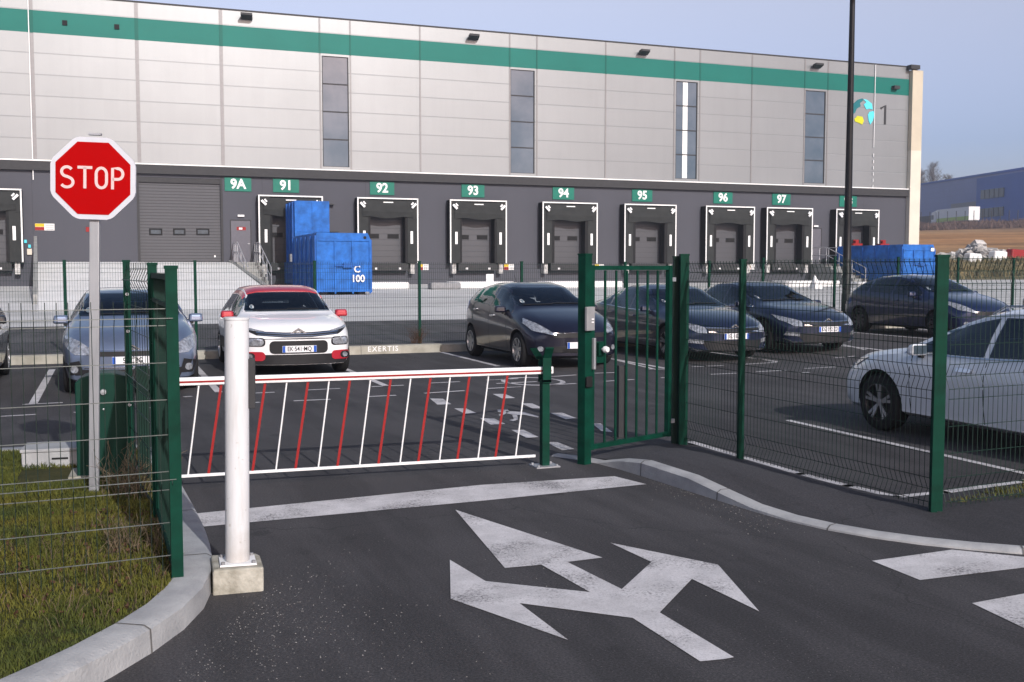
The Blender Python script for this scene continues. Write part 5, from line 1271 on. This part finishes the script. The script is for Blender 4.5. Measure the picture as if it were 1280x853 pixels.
    if sp.get('antenna'):
        ya = sp['antenna']; z = interp(top, ya); MB().bar((0, Y(ya), z-.01), (0, Y(ya)+.12, z+.17), .006, 6, .003).build('antenna', M['plastic'], T)
    if sp.get('sticker'): conform(bv, ell(-hw*.62, zc_+.11, .035, .035, 10), 'f', 'window_sticker', M['white'], T, .006, .2, .004)
    # cabin
    for s_ in (-1, 1):
        b = MB(); b.box(s_*.36-.24, s_*.36+.24, Y(yc+.95), Y(yc+1.45), .42, .62); b.box(s_*.36-.23, s_*.36+.23, Y(yc+1.38), Y(yc+1.52), .50, 1.08)
        so_ = b.build('front_seat', M['seat'], T, bevel=.04); MB().box(s_*.36-.13, s_*.36+.13, Y(yc+1.42), Y(yc+1.52), 1.10, 1.28).build('headrest', M['seat'], so_, bevel=.035)
    MB().box(-hw*.68, hw*.68, Y(min(yd-.75, yc+2.35)), Y(min(yd-.6, yc+2.5)), .45, 1.0).build('rear_bench', M['seat'], T, bevel=.04)
    MB().box(-hw*.76, hw*.76, Y(yc+.22), Y(yc+.62), .60, interp(belt, yc+.5)-.03).build('dashboard', M['cabin'], T, bevel=.05)
    st = MB(); st.lathe([(.165, -.012), (.19, 0), (.165, .012), (.15, 0), (.165, -.012)], 20, (.36, Y(yc+.74), .92), 'y').bar((.36-.16, Y(yc+.74), .92), (.36+.16, Y(yc+.74), .92), .018); st.build('steering_wheel', M['cabin'], T)
    MB().box(-.11, .11, Y(yr)-.03, Y(yr)+.0, zr_-.16, zr_-.10).build('inner_mirror', M['cabin'], T, bevel=.01)
    # wipers
    conform(bv, [(-.55, zc_+.035), (.0, zc_+.045), (.0, zc_+.06), (-.55, zc_+.05)], 'f', 'wiper', M['plastic'], T, .012, .1, .01)
    conform(bv, [(.0, zc_+.06), (.5, zc_+.05), (.5, zc_+.065), (.0, zc_+.075)], 'f', 'wiper', M['plastic'], T, .012, .1, .01)
    if sp.get('extra'): sp['extra'](T, bv, sp)
    return T
# hatchback white with red roof
def roof_extra(T, bv, sp):
    L = sp['L']; hw = sp['W']/2; Y = lambda y: y-L/2; top = sp['top']; vs = []; ysr_ = frange(sp['rf']+.01, sp['re']+.12, 16); xs_ = frange(-1, 1, 12)
    w_ = hw*sp.get('rw', .665)*1.09
    conform(bv, [(-w_, Y(sp['rf']-.15)), (w_, Y(sp['rf']-.15)), (w_, Y(sp['re']+.1)), (-w_, Y(sp['re']+.1))], 't', 'red_roof', M['carred'], T, .013, .08, .016)
    for ax in ('l', 'r'):
        conform(bv, rrect(Y(1.35), Y(2.9), .36, .56, .06), ax, 'door_guard', M['plastic'], T, .02, .12, .03)
c3 = dict(L=4.0, W=1.79, H=1.49, wr=.32, fa=.80, ra=3.34, paint=M['carwhite'], mirror=M['carred'],
  top=[(0, .66), (.08, .78), (.3, .90), (.7, .975), (1.02, 1.03), (1.4, 1.25), (1.78, 1.43), (2.2, 1.485), (2.8, 1.48), (3.3, 1.42), (3.6, 1.30), (3.86, 1.0), (4.0, .80)],
  belt=[(0, .62), (.15, .74), (.6, .88), (1.05, .93), (2.0, .94), (3.2, .99), (3.7, 1.0), (4, .78)], nose=(.215, .62), bow=.30,
  cowl=1.0, rf=1.82, re=3.35, tailglass=3.82, sw=(1.02, 3.42), pillars=(2.18, 3.05), doors=(1.25, 2.18, 3.0), handles=(1.95, 2.85), plate=('EK·541·MQ', .475), chev=.765, chs=1.35, antenna=3.1, sticker=True, extra=roof_extra,
  front=[('lower_grille', rrect(-.76, .76, .22, .385, .05), 'plastic', .008), ('grille', rrect(-.44, .44, .40, .61, .07), 'plastic', .010),
    ('chrome_bar', [(-.62,.735),(-.2,.705),(.2,.705),(.62,.735),(.62,.755),(.2,.725),(-.2,.725),(-.62,.755)], 'chrome', .018), ('grille_strip', [(-.80,.80),(-.62,.70),(-.2,.665),(.2,.665),(.62,.70),(.80,.80),(.60,.765),(.2,.745),(-.2,.745),(-.60,.765)], 'plastic', .006),
    ('chrome_bar', [(-.6,.70),(-.2,.672),(.2,.672),(.6,.70),(.6,.712),(.2,.686),(-.2,.686),(-.6,.712)], 'chrome', .018),
    ('running_light', [(.52,.742),(.80,.80),(.815,.84),(.62,.79),(.50,.765)], 'lamplens', .012, True),
    ('headlight_surround', rrect(.50, .80, .52, .66, .055), 'plastic', .007, True), ('headlight', rrect(.52, .78, .535, .645, .05), 'lamplens', .016, True),
    ('fog_surround', rrect(.50, .81, .285, .435, .06), 'carred', .020, True), ('fog_recess', rrect(.64, .79, .305, .415, .05), 'plastic', .027, True), ('fog_lamp', ell(.71, .36, .04, .04), 'lamplens', .036, True)])
T1_ = car('hatchback', 'white hatchback with red roof and red mirrors parked nose out behind the barrier', c3, (2.95, 19.85, 0), sc_c=(1.09, 1.06, 1.01))
# small dark hatchback
fi = dict(L=3.95, W=1.72, H=1.48, wr=.31, fa=.80, ra=3.29, paint=M['cardark'], hm=M['chrome'],
  top=[(0, .62), (.08, .70), (.35, .84), (.8, .97), (1.12, 1.04), (1.5, 1.25), (1.95, 1.43), (2.35, 1.48), (2.9, 1.46), (3.4, 1.37), (3.68, 1.20), (3.88, .95), (3.95, .78)],
  belt=[(0, .58), (.15, .66), (.6, .84), (1.1, .90), (2.0, .97), (3.0, 1.06), (3.6, 1.10), (3.95, .75)], bow=.34, cowl=1.1, rf=1.98, re=3.35, tailglass=3.78, sw=(1.1, 3.45), pillars=(2.2,), doors=(1.3, 2.22, 3.1), handles=(2.0, 2.95),
  plate=(None, .42), antenna=3.0, sticker=True, spokes=7, rim=M['rim'],
  front=[('lower_grille', [(-.50,.23),(.50,.23),(.62,.36),(.55,.40),(-.55,.40),(-.62,.36)], 'plastic'), ('grille', [(-.46,.55),(.46,.55),(.52,.62),(-.52,.62)], 'plastic', .008), ('chrome_bar', [(-.50,.60),(.50,.60),(.52,.63),(-.52,.63)], 'chrome', .014),
    ('headlight', [(.50,.60),(.74,.66),(.80,.78),(.76,.86),(.60,.74),(.48,.64)], 'lamplens', .012, True), ('fog_lamp', ell(.66, .36, .045, .045), 'lamplens', .012, True), ('bumper_lip', [(-.66,.205),(.66,.205),(.66,.225),(-.66,.225)], 'chrome', .012)])
T2_ = car('hatchback', 'small dark purple hatchback parked between the barrier rest and the gate', fi, (7.93, 19.5, 0), sc_c=1.08)
def saloon(plate, paint, rimm=M['rim'], **k):
    d_ = dict(L=4.78, W=1.86, H=1.45, wr=.335, fa=.98, ra=3.80, paint=paint, hm=paint,
      top=[(0, .60), (.08, .70), (.4, .84), (.9, .95), (1.35, 1.01), (1.8, 1.20), (2.25, 1.39), (2.65, 1.45), (3.1, 1.43), (3.6, 1.32), (4.1, 1.12), (4.45, 1.06), (4.7, .98), (4.78, .80)],
      belt=[(0, .57), (.15, .66), (.8, .84), (1.4, .90), (2.5, .92), (3.5, .97), (4.2, 1.0), (4.6, .94), (4.78, .76)], bow=.40, bowr=.25, cowl=1.32, rf=2.30, re=3.15, tailglass=4.05, sw=(1.3, 3.95), pillars=(2.55, 3.45), doors=(1.5, 2.55, 3.45), handles=(2.35, 3.3),
      plate=(plate, .50), chev=.68, chs=1.15, sticker=True, spokes=5, split=True, rim=rimm,
      front=[('lower_grille', [(-.52,.24),(.52,.24),(.66,.42),(-.66,.42)], 'plastic'), ('grille', [(-.50,.55),(.50,.55),(.54,.66),(-.54,.66)], 'plastic', .007),
        ('chrome_bar', [(-.54,.645),(-.1,.635),(.1,.635),(.54,.645),(.54,.665),(.1,.655),(-.1,.655),(-.54,.665)], 'chrome', .014), ('chrome_bar', [(-.52,.575),(.52,.575),(.52,.592),(-.52,.592)], 'chrome', .014),
        ('headlight', [(.55,.56),(.70,.57),(.84,.68),(.86,.78),(.74,.73),(.55,.66)], 'lamplens', .012, True), ('fog_lamp', [(.60,.36),(.82,.38),(.80,.45),(.60,.43)], 'lamplens', .012, True),
        ('chrome_lip', [(-.82,.30),(-.70,.235),(.70,.235),(.82,.30),(.82,.32),(.70,.255),(-.70,.255),(-.82,.32)], 'chrome', .014)])
    d_.update(k); return d_
def beltline(T, bv, sp):
    L = sp['L']; Y = lambda y: y-L/2; y0, y1 = sp['sw']
    for ax in ('l', 'r'):
        yy = frange(y0+.1, y1, 14); z = lambda y: interp(sp['belt'], y)+.012
        conform(bv, [(Y(y), z(y)) for y in yy]+[(Y(y), z(y)+.014) for y in yy[::-1]], ax, 'chrome_beltline', M['chrome'], T, .008, .12, .006)
T3_ = car('saloon_car', 'navy saloon car parked directly behind the bars of the pedestrian gate', saloon('EL·187·BT', M['carnavy'], extra=beltline), (11.30, 20.1, 0))
T4_ = car('saloon_car', 'navy saloon car seen through the right fence between the gate and the lamp post', saloon('DZ·592·ZD', M['carnavy'], extra=beltline), (14.08, 20.9, tz(14.2, 21)))
hb = dict(fi); hb.update(L=4.26, W=1.77, H=1.46, fa=.86, ra=3.47, paint=M['carnavy2'], hm=M['carnavy2'], rim=M['rimdark'], spokes=9,
  top=[(0, .62), (.08, .72), (.4, .86), (.9, .97), (1.22, 1.03), (1.65, 1.26), (2.1, 1.42), (2.5, 1.46), (3.1, 1.42), (3.6, 1.28), (3.95, 1.08), (4.16, .98), (4.26, .80)],
  belt=[(0, .58), (.15, .66), (.7, .86), (1.2, .92), (2.2, .95), (3.2, 1.0), (3.9, 1.02), (4.26, .75)], cowl=1.2, rf=2.12, re=3.1, tailglass=3.95, sw=(1.2, 3.75), pillars=(2.35, 3.2), doors=(1.4, 2.4), handles=(2.2,), plate=None, antenna=None)
T5_ = car('hatchback', 'royal blue hatchback parked right of the lamp post near the rear fence', hb, (19.3, 21.35, .17))
hb2 = dict(hb); hb2.update(paint=M['carblack'])
T6_ = car('hatchback', 'black hatchback only just visible at the right edge of the frame', hb2, (25.35, 21.2, .17))
si = dict(fi); si.update(L=4.3, W=1.80, H=1.47, fa=.88, ra=3.49, paint=M['carblue'], hm=M['carblue'], wr=.32,
  top=[(0, .62), (.08, .74), (.35, .88), (.8, .98), (1.15, 1.05), (1.6, 1.28), (2.05, 1.43), (2.5, 1.47), (3.1, 1.45), (3.6, 1.34), (3.95, 1.15), (4.2, .98), (4.3, .8)],
  belt=[(0, .58), (.15, .68), (.7, .87), (1.2, .93), (2.2, .96), (3.2, 1.0), (3.9, 1.02), (4.3, .75)], cowl=1.12, rf=2.08, re=3.2, tailglass=4.0, sw=(1.15, 3.75), pillars=(2.3, 3.2), doors=(1.4, 2.4, 3.3), handles=(2.2, 3.1), plate=('59·CBG', .50), chev=.68, antenna=3.0, bow=.32,
  front=[('lower_grille', [(-.60,.24),(.60,.24),(.66,.38),(-.66,.38)], 'plastic'), ('grille', [(-.52,.56),(.52,.56),(.54,.62),(-.54,.62)], 'plastic', .007), ('chrome_bar', [(-.54,.62),(.54,.62),(.54,.64),(-.54,.64)], 'chrome', .014),
    ('headlight', [(.54,.58),(.72,.58),(.84,.68),(.84,.82),(.68,.77),(.54,.68)], 'lamplens', .012, True), ('fog_surround', [(.60,.30),(.78,.30),(.84,.46),(.66,.50)], 'plastic', .009, True), ('fog_lamp', ell(.72, .38, .05, .05), 'lamplens', .016, True), ('chrome_lip', [(-.6,.395),(.6,.395),(.6,.41),(-.6,.41)], 'chrome', .012)])
T7_ = car('hatchback', 'steel blue hatchback behind the left fence and the green cabinet', si, (.30, 18.2, 0))
dk = dict(si); dk.update(paint=M['carblack'], hm=M['carblack'], plate=(None, .5))
T8_ = car('hatchback', 'black car at the left edge showing only its mirror and wing', dk, (-2.56, 18.55, 0))
# silver white crossover facing away in the right hand bays
cr = dict(L=4.5, W=1.86, H=1.47, wr=.33, fa=.92, ra=3.60, paint=M['carsilver'], hm=M['chrome'], mirror=M['carsilver'], sill=M['plastic'],
  top=[(0, .62), (.08, .72), (.4, .88), (.9, .96), (1.15, .99), (1.6, 1.20), (2.05, 1.38), (2.5, 1.46), (3.1, 1.465), (3.7, 1.41), (4.1, 1.22), (4.4, 1.0), (4.5, .80)],
  belt=[(0, .58), (.15, .68), (.7, .86), (1.2, .91), (2.2, .92), (3.2, .96), (4.0, 1.02), (4.5, .76)], zb=.22, nose=(.34, .60), tail=(.36, .75), bow=.34, cowl=1.18, rf=2.12, re=3.75, tailglass=4.35, sw=(1.18, 4.0), pillars=(2.42, 3.35), doors=(1.42, 2.45, 3.35), handles=(2.2, 3.15), plate=(None, .5), split=True, spokes=5, sglass=M['glasstint'],
  front=[('lower_grille', [(-.60,.27),(.60,.27),(.66,.42),(-.66,.42)], 'plastic'), ('grille', [(-.50,.55),(.50,.55),(.54,.72),(-.54,.72)], 'plastic', .007), ('headlight', [(.54,.66),(.84,.72),(.86,.82),(.56,.76)], 'lamplens', .012, True)])
def rails(T, bv, sp):
    L = sp['L']; hw = sp['W']/2
    for s_ in (-1, 1):
        b = MB(); pts = []
        for y in frange(2.25, 3.9, 10): 
            e_ = min(y-2.25, 3.9-y); pts.append(Vector((s_*hw*.66, y-L/2, interp(sp['top'], y)-.035+min(.055, e_*.35))))
        for a, c in zip(pts, pts[1:]): b.bar(a, c, .014, 6)
        b.build('roof_rail', M['chrome'], T)
    beltline(T, bv, sp)
cr['extra'] = rails
T9_ = car('crossover', 'silver white crossover with roof rails parked nose away behind the right fence', cr, (8.93, 8.25, 0), PI, sc_c=1.0)
# kerb lettering
yk = backfence_y(5.48)-.47
h0 = Matrix.Rotation(math.atan(.033), 3, 'Z')
text_o = text_mesh('kerb_lettering', 'EXERTIS', .155, M['white'], None, Vector((5.48, yk-.004, .095)), h0 @ FACE, .002, .002, 1.0, space=1.25); tag(text_o, 'small white painted word on the front face of the rear kerb', 'lettering')
# ------------------------------------------------------------------ sky, sun
EL, AZ = math.radians(28.1), math.atan2(.13, -1.0)   # direction TO the sun in plan: (+.13, -1)
wd = bpy.data.worlds.new('World'); sc.world = wd; wd.use_nodes = True; nt = wd.node_tree
sky = nt.nodes.new('ShaderNodeTexSky'); sky.sky_type = 'NISHITA'; sky.sun_disc = False; sky.sun_elevation = EL
sky.sun_rotation = math.atan2(.13, -1.0); sky.air_density = 1.0; sky.dust_density = 2.2; sky.ozone_density = 1.6
tcw = nt.nodes.new('ShaderNodeTexCoord'); sxw = nt.nodes.new('ShaderNodeSeparateXYZ'); nt.links.new(tcw.outputs['Generated'], sxw.inputs[0])
air = ramp(nt, sxw.outputs[2], [(0.0, (.98, .92, 1.16)), (.11, (1.06, 1.0, 1.27)), (.24, (2.1, 1.53, 1.40)), (.36, (1.3, 1.12, 1.0)), (.7, (.75, .78, .85))]); sky.altitude = 100
bgn = nt.nodes['Background']; mx = nt.nodes.new('ShaderNodeMix'); mx.data_type = 'RGBA'; mx.blend_type = 'MULTIPLY'; mx.inputs[0].default_value = 1; nt.links.new(air, mx.inputs[7])
nt.links.new(sky.outputs[0], mx.inputs[6]); nt.links.new(mx.outputs[2], bgn.inputs['Color']); bgn.inputs['Strength'].default_value = .115
sl = bpy.data.lights.new('sun', 'SUN'); sl.energy = 3.35; sl.angle = math.radians(.5); sl.color = (1.0, .98, .96)
so = bpy.data.objects.new('sun', sl); C.objects.link(so)
to = Vector((.13, -1.0, 0)).normalized()*math.cos(EL)+Vector((0,0,math.sin(EL))); so.rotation_euler = to.to_track_quat('Z', 'Y').to_euler(); so.location = (5, -20, 20)
hm = bpy.data.materials.new('haze_air'); hm.use_nodes = True; hn = hm.node_tree; hn.nodes.clear()
ho = hn.nodes.new('ShaderNodeOutputMaterial'); hv = hn.nodes.new('ShaderNodeVolumePrincipled'); hv.inputs['Color'].default_value = (.82, .88, 1, 1); hv.inputs['Density'].default_value = .0008; hv.inputs['Anisotropy'].default_value = .2
hn.links.new(hv.outputs[0], ho.inputs['Volume'])
hz = MB().box(-1700, 2800, -300, 2800, -2, 42).build('haze', hm); tag(hz, kind='stuff'); tag(hz, 'thin pale blue haze in the air', 'haze')
# ------------------------------------------------------------------ camera
cam = bpy.data.cameras.new('camera'); co = bpy.data.objects.new('camera', cam); C.objects.link(co); sc.camera = co
cam.sensor_width = 36; cam.lens = 36*FPX/1280; cam.clip_end = 6000; cam.clip_start = .05
co.location = (0, 0, CH); co.rotation_euler = (PI/2-PITCH, 0, -PSI)
sc.view_settings.view_transform = 'Standard'; sc.view_settings.look = 'None'; sc.view_settings.exposure = .15; sc.view_settings.gamma = 1
